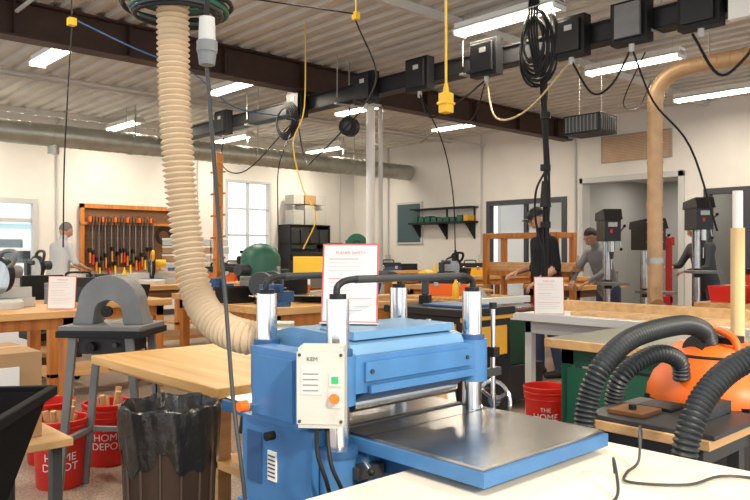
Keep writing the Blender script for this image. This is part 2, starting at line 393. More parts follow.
for y in (2.0, 2.55, 3.15, 3.75, 4.75, 5.7, 6.6, 8.0, 9.9):
    b.box(5.90, 6.02, y-.17, y+.17, 3.13, 3.50, M_black); b.box(5.87, 5.90, y-.13, y+.13, 3.17, 3.46, M_blackm)
    b.box(5.865, 5.87, y-.06, y+.02, 3.36, 3.41, M_lgray); b.cyl((5.96, y, 3.06), (5.96, y, 3.13), .025, M_lgray, seg=10)
b.box(5.84, 5.87, 3.02, 3.25, 3.17, 3.46, M_gray)
b.box(5.86, 5.93, 2.05, 2.3, 3.12, 3.50, M_white); b.box(5.855, 5.86, 2.1, 2.25, 3.3, 3.36, M_red)
b.done()
def shoplight(x, y):
    b = B('fluorescent_light', .004)
    b.box(x-.08, x+.08, y-.62, y+.62, 3.66, 3.72, M_white)
    b.prism([(x-.12, 3.64), (x-.06, 3.68), (x+.06, 3.68), (x+.12, 3.64), (x+.12, 3.635), (x-.12, 3.635)], y-.62, y+.62, M_white, 'y')
    for dx in (-.055, .055): b.cyl((x+dx, y-.6, 3.615), (x+dx, y+.6, 3.615), .016, M_tube, seg=10)
    b.box(x-.1, x+.1, y-.62, y-.6, 3.59, 3.65, M_white); b.box(x-.1, x+.1, y+.6, y+.62, 3.59, 3.65, M_white)
    for dy in (-.5, .5): b.cyl((x, y+dy, 3.7), (x, y+dy, 3.86), .004, M_galv, seg=6)
    b.done()
    l = D.lights.new('tube_glow', 'AREA'); l.shape = 'RECTANGLE'; l.size = .12; l.size_y = 1.2; l.energy = 52; l.color = (1, .88, .71)
    o = D.objects.new('tube_glow', l); sc.collection.objects.link(o); o.location = (x, y, 3.585)
for x in (5.9, 8.45, 10.95): shoplight(x, 4.45)
for x in (3.05, 5.5, 7.88, 10.25): shoplight(x, 8.8)
for x in (3.3, 5.7, 8.0, 10.4): shoplight(x, 12.9)
shoplight(3.2, 4.45); shoplight(.5, 4.45); shoplight(3.2, 0); shoplight(.4, .3); shoplight(.6, 8.8)

b = B('air_filter_unit', .006)
b.box(7.85, 8.25, 4.55, 5.05, 2.76, 2.99, M_black); b.box(7.84, 7.85, 4.58, 5.02, 2.78, 2.97, M_dgray)
for k in range(9): b.box(7.83, 7.84, 4.6+k*.05, 4.61+k*.05, 2.78, 2.97, M_gray)
for k in range(7): b.box(7.88+k*.05, 7.89+k*.05, 4.54, 4.55, 2.79, 2.96, M_gray)
for yy in (4.65, 4.95): b.cyl((8.05, yy, 2.98), (8.05, yy, 3.85), .006, M_galv, seg=6)
b.done()

def cord(name, pts, r=.007, m=None, plug=None):
    b = B(name); b.sweep(pts, r, m or M_black, seg=6, n=6)
    if plug:
        x, y, z = pts[-1]; b.box(x-.03, x+.03, y-.03, y+.03, z-.09, z, plug); b.cyl((x, y, z), (x, y, z+.04), .015, plug, seg=8)
    b.done()
b = B('pendant_outlet', .004)
b.cyl((3.0, 2.67, 2.2), (3.0, 2.67, 3.85), .007, M_yellow, seg=8); b.box(2.97, 3.03, 2.64, 2.70, 2.08, 2.19, M_yellow); b.cyl((3, 2.67, 2.19), (3, 2.67, 2.24), .02, M_yellow, r1=.01)
b.box(2.96, 3.04, 2.635, 2.705, 2.125, 2.14, M_yellow); b.done()
b = B('pendant_cord')
b.cyl((1.87, 5.08, 2.93), (1.87, 5.08, 3.85), .005, M_black, seg=6); b.box(1.845, 1.895, 5.055, 5.105, 2.87, 2.92, M_yellow)
b.sweep([(1.87, 5.08, 2.86), (1.84, 5.07, 2.4), (1.82, 5.08, 1.9), (1.82, 5.1, 1.35)], .005, M_black, seg=6); b.done()
b = B('pendant_cord')
b.box(3.28, 3.32, 3.74, 3.78, 2.91, 2.96, M_yellow); b.cyl((3.3, 3.76, 2.96), (3.3, 3.76, 3.85), .005, M_yellow, seg=6)
b.sweep([(3.3, 3.76, 2.9), (3.9, 4.2, 2.7), (4.7, 5.3, 2.7), (5.6, 6.4, 3.1), (5.96, 6.6, 3.12)], .006, M_black, seg=6)
b.sweep([(3.3, 3.76, 2.95), (2.4, 4.2, 3.0), (1.2, 4.7, 3.05), (0, 5, 3.3)], .006, M_black, seg=6); b.done()
cord('extension_cord', [(1.9, 5.05, 2.9), (2.6, 5.7, 2.98), (3.4, 6.2, 3.0), (4.3, 6.9, 2.9), (5.2, 7.2, 2.95), (5.96, 8.0, 3.1)], .006, mat('cord_blue', (.02, .12, .3), .4))
cord('extension_cord', [(4.87, 6.39, 3.85), (4.85, 6.38, 2.9), (4.75, 6.45, 2.5), (4.85, 6.4, 2.0), (4.95, 6.3, 1.7), (4.85, 6.4, 1.35)], .007, M_yellow)
cord('extension_cord', [(5.96, 8.0, 3.1), (5.6, 7.9, 2.5), (5.5, 7.8, 1.9), (5.45, 7.7, 1.25)], .008, None, M_black)
cord('extension_cord', [(5.96, 5.7, 3.1), (6.4, 5.75, 2.6), (6.7, 5.85, 2.0), (6.8, 5.9, 1.3)], .008, None, M_black)
cord('extension_cord', [(5.96, 5.7, 3.1), (5.7, 5.3, 2.75), (5.8, 4.95, 2.9), (5.96, 4.75, 3.1)], .01)
cord('extension_cord', [(5.96, 4.75, 3.1), (5.8, 4.5, 2.65), (5.9, 4.2, 2.7), (5.96, 3.75, 3.1)], .01, mat('cord_tan', (.5, .38, .2), .5))
cord('extension_cord', [(5.96, 3.75, 3.1), (5.9, 3.5, 2.75), (5.9, 3.3, 2.8), (5.96, 3.15, 3.1)], .01)
cord('extension_cord', [(5.96, 3.15, 3.1), (5.95, 2.95, 2.6), (6.1, 2.7, 2.2), (6.4, 2.6, 1.5)], .009)
cord('extension_cord', [(5.96, 2.62, 3.1), (5.8, 2.35, 2.7), (5.9, 2.2, 2.8), (5.96, 2.0, 3.1)], .012)
cord('extension_cord', [(5.96, 6.6, 3.1), (5.6, 7.1, 2.5), (5.8, 7.6, 2.5), (5.96, 8.0, 3.1)], .009)
cord('extension_cord', [(5.96, 9.9, 3.1), (5.7, 9.5, 2.6), (5.8, 9.0, 2.5), (5.96, 8.1, 3.1)], .009)
cord('extension_cord', [(5.96, 4.75, 3.1), (6.6, 5.5, 2.85), (7.6, 7.0, 3.0), (8.6, 8.2, 3.1)], .008)
cord('extension_cord', [(6.2, 3.15, 3.1), (7.2, 3.9, 2.9), (8.5, 4.4, 3.1), (10.0, 5.0, 3.75)], .007)
b = B('hanging_cable_coil')
for k in range(10):
    pts = []
    for i in range(25):
        t = 2*math.pi*i/24; R = .15+.016*k
        pts.append((5.80+.010*k+.02*math.sin(2*t), 4.06+.012*math.sin(k*2)+R*.72*math.cos(t), 3.34-.03*(k % 4)+R*1.35*math.sin(t)))
    b.sweep(pts, .0125, M_black, seg=6, smooth=False)
for k in range(4): b.sweep([(5.8, 4.0+.03*k, 3.84), (5.8, 4.02+.03*k, 3.4), (5.85, 4.0+.02*k, 3.0)], .013, M_black, seg=6)
b.done()
b = B('hanging_cable_bundle')
for k in range(6):
    a = k*1.05; pts = [(5.92+.02*math.cos(a), 4.04+.02*math.sin(a), 3.2)]
    for i in range(9):
        z = 2.9-.24*i; pts.append((5.97+(.022+.015*math.sin(i+k))*math.cos(a+i*.5), 4.04+(.022+.02*math.sin(i*1.3+k))*math.sin(a+i*.5), z-.03*k))
    b.sweep(pts, .012, M_black, seg=6, n=4)
for z in (2.6, 2.1, 1.55): b.cyl((5.97, 4.04, z), (5.97, 4.04, z+.06), .05, M_black, seg=10)
b.cyl((5.97, 4.04, 1.75), (5.97, 4.04, 2.0), .055, M_black, r1=.035); b.box(5.92, 6.02, 4.0, 4.08, .92, 1.05, M_black)
b.sweep([(5.97, 4.04, 2.1), (5.9, 4.1, 1.9), (5.93, 4.12, 1.6), (5.97, 4.04, 1.3)], .011, M_black, seg=6)
b.done()
b = B('hanging_cable_coil')
for k in range(5): b.ring((5.82+.012*k, 8.1, 3.1), .17+.02*k, .012, M_black, 'x', 24, 6)
b.done()
b = B('cord_reel', .004)
b.cyl((6.35, 7.4, 3.0), (6.45, 7.45, 3.0), .13, M_black); b.cyl((6.33, 7.39, 3.0), (6.47, 7.46, 3.0), .06, M_dgray); b.cyl((6.4, 7.42, 3.1), (6.4, 7.42, 3.85), .01, M_black, seg=6); b.done()

b = B('flexible_dust_hose')
b.sweep([(1.14, 2.22, 3.84), (1.142, 2.218, 2.9), (1.145, 2.216, 1.984), (1.155, 2.200, 1.62), (1.175, 2.178, 1.36), (1.185, 2.13, 1.18), (1.195, 2.02, 1.09), (1.225, 1.90, 1.06), (1.29, 1.83, 1.055)], .047, M_hose, seg=20, rib=.018, ribamp=.15)
b.cyl((1.27, 1.85, 1.055), (1.33, 1.80, 1.055), .055, M_galv, seg=24)
b.done()
b = B('hanging_cable_coil')
for k in range(10):
    b.ring((1.15+.008*(k % 3), 2.2+.006*k, 2.095+.012*k), .13+.012*(k % 5), .008, [M_black, M_dgray, M_green, M_black][k % 4], 'z', 32, 8, wob=.03)
for a in (0, 2.1, 4.2): b.cyl((1.15+.16*math.cos(a), 2.2+.16*math.sin(a), 2.12), (1.15+.07*math.cos(a), 2.2+.07*math.sin(a), 3.84), .004, M_black, seg=6)
b.done()
b = B('drop_cord_connector', .002)
b.sweep([(.867, 1.513, 3.84), (.867, 1.513, 2.5), (.867, 1.513, 1.86)], .006, M_black, seg=8)
b.cyl((.867, 1.513, 1.81), (.867, 1.513, 1.865), .020, M_lgray, r1=.018); b.cyl((.867, 1.513, 1.785), (.867, 1.513, 1.81), .024, M_gray); b.cyl((.867, 1.513, 1.755), (.867, 1.513, 1.785), .018, M_gray, r1=.022)
b.sweep([(.867, 1.513, 1.75), (.878, 1.504, 1.557), (.890, 1.494, 1.35), (.900, 1.485, 1.2), (.912, 1.472, .975), (.93, 1.45, .742), (1.0, 1.5, .3), (1.1, 1.55, .05)], .005, M_dgray, seg=8)
b.done()

# ------------------------------------------------------------------ PLANER
b = B('thickness_planer', .004)
x0, x1, ya, yb_ = 1.2, 1.733, 1.437, 1.756
b.box(1.27, 1.78, 1.02, 2.10, .833, .842, M_steel)
b.box(1.262, 1.788, 1.012, 2.108, .800, .833, M_blue)
b.box(1.27, 1.78, 1.40, 1.80, .70, .80, M_blue)
for y0_, y1_ in ((1.06, 1.40), (1.80, 2.06)):
    for xx in (1.31, 1.5, 1.70):
        b.prism([(y0_, .80), (y1_, .80), (y1_, .74) if y1_ < 1.5 else (y0_, .74)], xx, xx+.02, M_blued, 'x')
for yy in (1.405, 1.795): b.box(1.27, 1.78, yy-.0015, yy+.0015, .8415, .8428, M_black)
b.box(1.285, 1.765, 1.50, 1.52, .8425, .846, M_dgray)
b.frus((1.49, 1.6), .62, .56, .52, .44, 0, .12, M_blue)
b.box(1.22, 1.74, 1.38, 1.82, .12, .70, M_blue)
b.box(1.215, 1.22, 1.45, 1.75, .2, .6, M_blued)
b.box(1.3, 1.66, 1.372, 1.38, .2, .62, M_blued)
for cx in (x0, x1):
    for cy in (ya, yb_):
        b.cyl((cx, cy, .60), (cx, cy, .80), .046, M_blue, seg=28)
        b.cyl((cx, cy, .80), (cx, cy, .82), .052, M_blued, seg=28)
        b.cyl((cx, cy, .82), (cx, cy, 1.20), .0295, M_chrome, seg=28)
        b.cyl((cx, cy, .93), (cx, cy, 1.055), .046, M_blue, seg=28)
        b.cyl((cx, cy, 1.055), (cx, cy, 1.07), .038, M_blued, seg=28)
        b.cyl((cx, cy, 1.20), (cx, cy, 1.212), .022, M_black, seg=20)
b.box(1.215, 1.72, 1.405, 1.79, .955, 1.05, M_blue)
b.box(1.26, 1.68, 1.395, 1.41, .985, 1.035, M_blue)
for xx in (1.28, 1.66): b.cyl((xx, 1.395, 1.01), (xx, 1.390, 1.01), .006, M_dgray, seg=10)
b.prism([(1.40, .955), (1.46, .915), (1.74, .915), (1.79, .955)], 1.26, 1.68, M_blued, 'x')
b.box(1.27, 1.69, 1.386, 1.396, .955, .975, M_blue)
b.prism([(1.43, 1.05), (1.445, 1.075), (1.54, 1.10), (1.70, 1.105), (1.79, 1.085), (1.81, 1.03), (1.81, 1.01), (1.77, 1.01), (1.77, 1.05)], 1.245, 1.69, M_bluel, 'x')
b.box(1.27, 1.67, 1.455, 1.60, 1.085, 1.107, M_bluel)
for xx in (1.30, 1.64): b.cyl((xx, 1.53, 1.107), (xx, 1.53, 1.114), .009, M_chrome, seg=12)
b.cyl((1.27, 1.47, .915), (1.68, 1.47, .915), .022, M_steel); b.cyl((1.27, 1.72, .915), (1.68, 1.72, .915), .022, M_steel)
b.box(1.125, 1.20, 1.50, 1.72, .86, 1.06, M_blue)
b.box(1.115, 1.125, 1.52, 1.70, .88, 1.04, M_blue)
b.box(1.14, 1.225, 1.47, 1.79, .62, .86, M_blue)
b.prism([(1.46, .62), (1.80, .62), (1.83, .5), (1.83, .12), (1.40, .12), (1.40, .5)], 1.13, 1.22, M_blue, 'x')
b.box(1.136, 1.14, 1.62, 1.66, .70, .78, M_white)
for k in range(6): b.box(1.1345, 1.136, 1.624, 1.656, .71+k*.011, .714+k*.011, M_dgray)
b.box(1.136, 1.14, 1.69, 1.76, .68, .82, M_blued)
b.cyl((1.125, 1.70, .90), (1.08, 1.70, .90), .006, M_chrome, seg=10); b.cyl((1.095, 1.70, .90), (1.07, 1.70, .90), .017, M_orange, r1=.014, seg=16)
b.cyl((1.115, 1.60, .835), (1.09, 1.60, .835), .012, M_black, seg=12)
for cy in (ya, yb_):
    b.sweep([(x0-.005, cy, 1.212), (x0+.0, cy, 1.232), (x0+.03, cy, 1.246), (x0+.10, cy, 1.248), (x1-.10, cy, 1.248), (x1-.03, cy, 1.246), (x1, cy, 1.232), (x1+.005, cy, 1.212)], .0090, M_blackm, seg=12)
    b.cyl((x0+.06, cy, 1.248), (x1-.06, cy, 1.248), .0105, M_dgray, seg=16)
b.at(1.10, 1.375, 0, -47)
b.box(-.052, .055, -.04, .04, .905, 1.095, M_box)
b.box(-.055, .058, -.044, -.036, .915, 1.085, M_box)
b.box(.022, .050, -.0475, -.044, 1.005, 1.035, M_lgray); b.box(.028, .044, -.050, -.047, 1.012, 1.028, M_gbtn)
b.box(.020, .052, -.0475, -.044, .955, 1.0, M_lgray)
b.cyl((.036, -.045, .978), (.036, -.06, .978), .007, M_red, seg=14); b.cyl((.036, -.06, .978), (.036, -.070, .978), .0125, M_orange, r1=.010, seg=18)
b.box(-.045, .005, -.0462, -.044, .985, 1.055, M_lgray)
for k in range(4): b.box(-.04, -.003, -.0468, -.0462, .993+k*.013, .996+k*.013, M_gray)
b.text('KEM', .014, M_dgray, Matrix.Translation((-.018, -.0465, 1.068)) @ Matrix.Rotation(math.pi/2, 4, 'X'))
for (u, w_) in ((-.048, .922), (.050, .922), (-.048, 1.078), (.050, 1.078)): b.cyl((u, -.044, w_), (u, -.047, w_), .004, M_dgray, seg=8)
b.box(-.03, .03, .04, .09, .96, 1.04, M_dgray)
b.at()
b.cyl((1.22, 1.36, .80), (1.19, 1.30, .79), .006, M_chrome, seg=10); b.ball((1.188, 1.297, .79), .010, M_black, 12, 8)
b.box(1.21, 1.30, 1.37, 1.41, .745, .775, M_dgray)
b.sweep([(1.07, 1.36, .905), (1.05, 1.33, .85), (1.07, 1.32, .78), (1.10, 1.35, .72), (1.08, 1.40, .66), (1.1, 1.42, .5)], .005, M_black, seg=8)
b.sweep([(1.10, 1.36, .905), (1.09, 1.33, .82), (1.12, 1.32, .74), (1.13, 1.36, .67), (1.11, 1.4, .5)], .005, M_black, seg=8)
b.box(1.20, 1.2125, 1.375, 1.44, .66, .70, M_yellow); b.box(1.225, 1.32, 1.374, 1.38, .63, .67, M_yellow)
for k in range(5): b.box(1.235+k*.016, 1.242+k*.016, 1.3725, 1.374, .635, .665, M_black)
b.cyl((x1+.03, 1.47, .80), (1.88, 1.47, .80), .012, M_steel)
b.lathe([(.060, -.006), (.066, -.006), (.070, 0), (.066, .006), (.060, .006), (.056, 0), (.060, -.006)], M_chrome, (1.885, 1.47, .84), 32, 'x')
for a in (0, 2.094, 4.189): b.cyl((1.885, 1.47, .84), (1.885, 1.47+.06*math.cos(a+.5), .84+.06*math.sin(a+.5)), .006, M_chrome, seg=8)
b.cyl((1.875, 1.47, .84), (1.895, 1.47, .84), .018, M_chrome); b.cyl((1.885, 1.53, .86), (1.93, 1.53, .86), .009, M_black)
b.cyl((1.84, 1.44, .82), (1.84, 1.44, 1.14), .0075, M_chrome, seg=12); b.box(1.825, 1.855, 1.425, 1.455, .99, 1.02, M_black); b.box(1.75, 1.87, 1.43, 1.45, .93, .955, M_dgray); b.cyl((1.84, 1.44, 1.14), (1.84, 1.44, 1.16), .012, M_black)
b.done()
def sign(name, x, y, z, w, h, rz, tilt=8, title='NOTICE'):
    b = B(name); b.at(x, y, z, rz, -tilt)
    b.box(-w/2, w/2, -.001, .001, 0, h, M_pink)
    b.box(-w/2+.005, w/2-.005, -.002, -.001, .005, h-.005, M_paper); b.box(-w/2+.005, w/2-.005, .001, .002, .005, h-.005, M_paper)
    b.text(title, w*.075, M_pink, Matrix.Translation((0, -.0025, h*.88)) @ Matrix.Rotation(math.pi/2, 4, 'X'))
    rr = random.Random(3)
    for k in range(14):
        zz = h*.80-k*h*.05; L = w*(.45+.32*rr.random())
        if k % 5 == 4: continue
        b.box(-w*.38, -w*.38+L, -.0027, -.002, zz, zz+h*.007, M_pink if k % 5 == 0 else M_lgray)
    b.box(-w/2, w/2, -.02, .04, -.004, 0, M_paper)
    b.prism([(0.0, 0), (.04, 0), (.0, .1)], -.004, .004, M_paper, 'x')
    b.done()
sign('paper_sign', 1.395, 1.62, 1.112, .168, .235, -50, 9, 'PLANER SAFETY')

b = B('laminate_worktable', .004)
b.box(.30, 1.90, -1.2, 1.275, .752, .78, M_table); b.box(.33, 1.87, -1.17, 1.0, .68, .752, M_ply)
for xx in (.36, 1.78):
    for yy in (-1.1, .85): b.box(xx, xx+.07, yy, yy+.07, 0, .68, M_ply)
b.done()
cord('power_cord', [(1.90, .98, .76), (1.87, .96, .83), (1.80, .93, .86), (1.72, .89, .80), (1.64, .88, .787), (1.58, .84, .787), (1.66, .74, .787), (1.80, .70, .787), (1.86, .50, .787)], .0035, M_dgray)
cord('power_cord', [(1.62, .90, .787), (1.56, .87, .84), (1.52, .84, .82), (1.47, .81, .79), (1.40, .80, .786), (1.33, .84, .786)], .0035, M_dgray)

def workbench(name, x0, x1, y0, y1, z, top=None, th=.045, frame=None, shelf=True, legw=.08, apron=.1, li=.06):
    b = B(name, .004); top = top or M_wood; frame = frame or M_oak
    b.box(x0, x1, y0, y1, z-th, z, top)
    i = .06
    b.box(x0+i, x1-i, y0+i, y0+i+.03, z-th-apron, z-th, frame); b.box(x0+i, x1-i, y1-i-.03, y1-i, z-th-apron, z-th, frame)
    b.box(x0+i, x0+i+.03, y0+i, y1-i, z-th-apron, z-th, frame); b.box(x1-i-.03, x1-i, y0+i, y1-i, z-th-apron, z-th, frame)
    for xx in (x0+li, x1-i-legw):
        for yy in (y0+i, y1-i-legw): b.box(xx, xx+legw, yy, yy+legw, 0, z-th, frame)
    if shelf: b.box(x0+li, x1-i, y0+i, y1-i, .2, .24, top)
    return b
workbench('outfeed_workbench', 1.36, 2.75, 2.30, 3.45, .83, M_woody, .04, M_ply, apron=.03, li=.6).done()

b = B('trash_can')
c = (1.155, 2.26, 0); k_ = .80
b.lathe([(r*k_, z) for r, z in [(0, 0), (.145, 0), (.15, .02), (.19, .76), (.20, .77), (.20, .80), (.185, .80), (.18, .78), (.14, .03), (0, .03)]], M_can, c, 36)
for k in range(14):
    a = 2*math.pi*k/14; b.cyl((c[0]+.155*k_*math.cos(a), c[1]+.155*k_*math.sin(a), .05), (c[0]+.188*k_*math.cos(a), c[1]+.188*k_*math.sin(a), .70), .006, M_can, seg=6)
vs = []; seg = 96; prof = [(.192, .64), (.200, .69), (.204, .75), (.206, .785), (.203, .812), (.192, .818), (.183, .80), (.165, .72), (.12, .62), (0.001, .6)]
for j, (r, z) in enumerate(prof):
    for i in range(seg):
        t = 2*math.pi*i/seg; rr = k_*r*(1+.018*math.sin(9*t+j*.5)+.014*math.sin(23*t+1.1*j)) if r > .05 else r
        zz = z+(.035*math.sin(5*t)+.02*math.sin(11*t) if j == 0 else .005*math.sin(7*t+j))
        vs.append((c[0]+rr*math.cos(t), c[1]+rr*math.sin(t), zz))
b.add(vs, [(j*seg+i, j*seg+(i+1) % seg, (j+1)*seg+(i+1) % seg, (j+1)*seg+i) for j in range(len(prof)-1) for i in range(seg)], M_bag, True)
b.done()

def bucket(x, y, content=True, yaw=.0):
    b = B('red_bucket')
    b.lathe([(0, 0), (.118, 0), (.125, .01), (.146, .33), (.152, .335), (.152, .345), (.147, .35), (.156, .365), (.156, .38), (.148, .385), (.142, .38), (.12, .02), (0, .02)], M_red, (x, y, 0), 32)
    b.ring((x, y, .30), .149, .003, M_red, 'z', 32, 6)
    R = lambda z: .1275+.0636*(z-.01)
    a0 = math.atan2(-y, -x)+yaw
    for s_, zz in (('THE', .235), ('HOME', .185), ('DEPOT', .13)):
        b.text(s_, .062 if s_ != 'THE' else .04, M_paper, None, wrap=(x, y, lambda z: R(z)+.002, a0, zz))
    pts = [(x+.15*math.cos(a0+1.57+math.pi*k/10), y+.15*math.sin(a0+1.57+math.pi*k/10), .33-.10*math.sin(math.pi*k/10)) for k in range(11)]
    b.sweep(pts, .003, M_galv, seg=6)
    if content:
        for k in range(6):
            a = k*1.3; b.at(x, y, 0); b.cyl((.03*math.cos(a), .03*math.sin(a), .2), (.08*math.cos(a), .08*math.sin(a), .39+.015*k), .018, M_ply, seg=6); b.at()
    b.done()
bucket(1.50, 4.25, yaw=0); bucket(1.88, 4.5); bucket(2.02, 4.18, True, .5); bucket(1.62, 4.78, False)
bucket(4.36, 2.95, False); bucket(4.42, 2.58, True, .3)

b = B('spindle_sander_on_stand', .006)
b.at(1.66, 3.90, 0, -47)
q = .84
arch = [(.20*q*math.cos(math.pi*k/12), 1.03+.165*math.sin(math.pi*k/12)) for k in range(13)]
outer = [(.235*q, .93)]+arch+[(-.235*q, .93)]
inner = [(-.10*q, .93)]+[(.09*q*math.cos(math.pi-math.pi*k/8), 1.0+.06*math.sin(math.pi*k/8)) for k in range(9)]+[(.10*q, .93)]
b.prism(outer+inner, -.07, .07, M_gray, 'y')
b.box(-.22, .22, -.18, .18, .905, .93, M_gray); b.box(-.23, .23, -.19, .19, .87, .905, M_black)
b.box(-.13, .13, -.14, .14, .78, .87, M_blackm)
b.cyl((-.05, -.14, .82), (-.05, -.18, .82), .025, M_black); b.cyl((.08, -.14, .83), (.08, -.17, .83), .012, M_dgray)
for sx in (-1, 1):
    for sy in (-1, 1):
        b.prism([(sx*.175, .87), (sx*.13, .87), (sx*.215, 0), (sx*.25, 0)], sy*.15-.012, sy*.15+.012, M_gray, 'y')
    b.box(sx*.205-.015, sx*.205+.015, -.15, .15, .30, .33, M_gray)
b.box(-.2, .2, .14, .16, .30, .33, M_gray)
b.cyl((.0, -.09, 1.0), (.0, -.07, 1.0), .03, M_black)
b.sweep([(.18, 0, .8), (.28, -.1, .6), (.24, -.1, .3), (.35, -.1, .02)], .006, M_black, seg=6)
b.at(); b.done()

b = B('black_parts_cart', .004)
b.at(.46, 2.22, 0, -35)
def tray(b, w0, d0, w1, d1, z0, z1, m, t=.012):
    b.frus((0, 0), w0, d0, w0, d0, z0, z0+t, m)
    for sx in (-1, 1):
        vs = [(sx*w0/2, -d0/2, z0), (sx*w0/2, d0/2, z0), (sx*w1/2, d1/2, z1), (sx*w1/2, -d1/2, z1)]; vs += [(v[0]-sx*t, v[1], v[2]) for v in vs]
        b.add(vs, [(0, 1, 2, 3), (7, 6, 5, 4), (0, 4, 5, 1), (1, 5, 6, 2), (2, 6, 7, 3), (3, 7, 4, 0)], m)
        vs = [(-w0/2, sx*d0/2, z0), (w0/2, sx*d0/2, z0), (w1/2, sx*d1/2, z1), (-w1/2, sx*d1/2, z1)]; vs += [(v[0], v[1]-sx*t, v[2]) for v in vs]
        b.add(vs, [(0, 1, 2, 3), (7, 6, 5, 4), (0, 4, 5, 1), (1, 5, 6, 2), (2, 6, 7, 3), (3, 7, 4, 0)], m)
tray(b, .26, .30, .44, .48, .60, .90, M_blackr)
b.box(-.23, .23, .23, .255, .885, .915, M_blackr); b.box(-.23, .23, -.255, -.23, .885, .915, M_blackr); b.box(.215, .24, -.25, .25, .885, .915, M_blackr); b.box(-.24, -.215, -.25, .25, .885, .915, M_blackr)
tray(b, .26, .30, .34, .4, .25, .45, M_blackr)
for sx in (-1, 1):
    for sy in (-1, 1): b.cyl((sx*.11, sy*.13, .06), (sx*.11, sy*.13, .62), .018, M_blackm); b.cyl((sx*.11-.015, sy*.13, .04), (sx*.11+.015, sy*.13, .04), .04, M_black)
rr = random.Random(5)
for k in range(9):
    b.box(-.14+.028*k, -.118+.028*k, -.12+.02*(k % 3), .12, .66, .87+.06*rr.random(), rr.choice([M_paper, M_dgray, M_black, M_gray, M_card]))
b.at(); b.done()
b = B('side_stand', .004); b.box(.40, 1.02, 2.75, 3.4, .60, .63, M_ply)
for xx in (.43, .95):
    for yy in (2.78, 3.33): b.box(xx, xx+.04, yy, yy+.04, 0, .60, M_dgray)
b.box(.45, .95, 2.82, 3.35, .2, .23, M_ply); b.done()
b = B('cardboard_box', .003)
b.box(.55, .94, 2.85, 3.22, .63, .95, M_card); b.box(.545, .945, 3.02, 3.05, .632, .953, M_ply); b.box(.72, .86, 2.844, 2.85, .78, .90, M_paper)
b.add([(.55, 2.85, .95), (.55, 3.22, .95), (.46, 3.22, 1.0), (.46, 2.85, 1.0)], [(0, 1, 2, 3)], M_card); b.done()

# ------------------------------------------------------------------ right foreground
b = B('shop_vacuum')
c = (2.88, 1.17, 0); q = 1.22
P = lambda L: [(r*q, z) for r, z in L]
b.lathe(P([(0, .08), (.17, .08), (.185, .12), (.19, .69), (.20, .71), (.20, .725), (0, .725)]), M_dgray, c, 40)
b.lathe(P([(.205, .725), (.212, .75), (.208, .80), (.19, .85), (.165, .88), (.15, .935), (.12, .965), (0, .975)]), M_orange, c, 40)
b.lathe(P([(.212, .742), (.215, .752), (.212, .762)]), M_black, c, 40); b.lathe(P([(.152, .925), (.154, .93), (.150, .937)]), M_black, c, 40)
b.box(2.84, 2.96, 1.10, 1.22, .965, .995, M_black); b.sweep([(2.78, 1.05, .95), (2.80, 1.08, 1.0), (2.88, 1.17, 1.02), (2.96, 1.25, 1.0), (2.98, 1.28, .95)], .014, M_orange, seg=10)
b.cyl((2.84, 1.18, .9), (2.74, 1.20, .97), .045, M_black)
for a in range(4): t = a*1.57+.7; b.cyl((c[0]+.19*math.cos(t), c[1]+.19*math.sin(t), .1), (c[0]+.23*math.cos(t), c[1]+.23*math.sin(t), .04), .02, M_black); b.ball((c[0]+.23*math.cos(t), c[1]+.23*math.sin(t), .035), .035, M_black, 10, 6)
for a in (2.3, 3.9, 5.4): b.box(c[0]+.245*math.cos(a)-.02, c[0]+.245*math.cos(a)+.02, c[1]+.245*math.sin(a)-.02, c[1]+.245*math.sin(a)+.02, .69, .77, M_black)
b.done()
b = B('edge_sander_stand', .005)
b.box(2.10, 2.48, .86, 1.28, .785, .80, M_dgray); b.box(2.09, 2.47, .87, 1.27, .755, .785, M_ply); b.box(2.12, 2.46, .9, 1.25, .70, .755, M_dgray)
b.box(2.25, 2.45, .95, 1.02, .80, .84, M_dgray); b.box(2.15, 2.28, 1.1, 1.22, .80, .815, M_dwood); b.cyl((2.2, 1.16, .815), (2.2, 1.16, .83), .012, M_black); b.box(2.3, 2.42, 1.08, 1.2, .80, .812, M_black)
for xx in (2.13, 2.41):
    for yy in (.91, 1.2): b.box(xx, xx+.04, yy, yy+.04, 0, .70, M_dgray)
b.box(2.13, 2.45, .91, 1.24, .3, .33, M_dgray)
b.box(2.10, 2.13, .9, 1.25, .60, .69, M_gray); b.box(2.095, 2.10, .95, 1.2, .62, .67, M_orange); b.done()
HZ = dict(seg=18, rib=.015, ribamp=.10)
b = B('vacuum_hose'); b.sweep([(2.09, 1.25, .60), (2.08, 1.26, .72), (2.10, 1.26, .844), (2.15, 1.235, .955), (2.32, 1.22, 1.03), (2.60, 1.19, 1.055), (2.74, 1.17, 1.03), (2.80, 1.17, .98)], .033, M_hoseg, **HZ); b.done()
b = B('vacuum_hose'); b.sweep([(2.36, 1.32, .60), (2.37, 1.32, .80), (2.38, 1.29, .89), (2.46, 1.25, .945), (2.54, 1.22, .955), (2.62, 1.20, .92), (2.64, 1.20, .85)], .030, M_hoseg, **HZ); b.done()
b = B('vacuum_hose'); b.sweep([(1.98, .90, .55), (1.96, .885, .75), (1.985, .875, .85), (2.06, .86, .935), (2.165, .82, 1.0), (2.26, .73, 1.04), (2.32, .58, 1.0), (2.36, .45, .75), (2.36, .42, .2), (2.3, .6, .06)], .033, M_hoseg, **HZ); b.done()

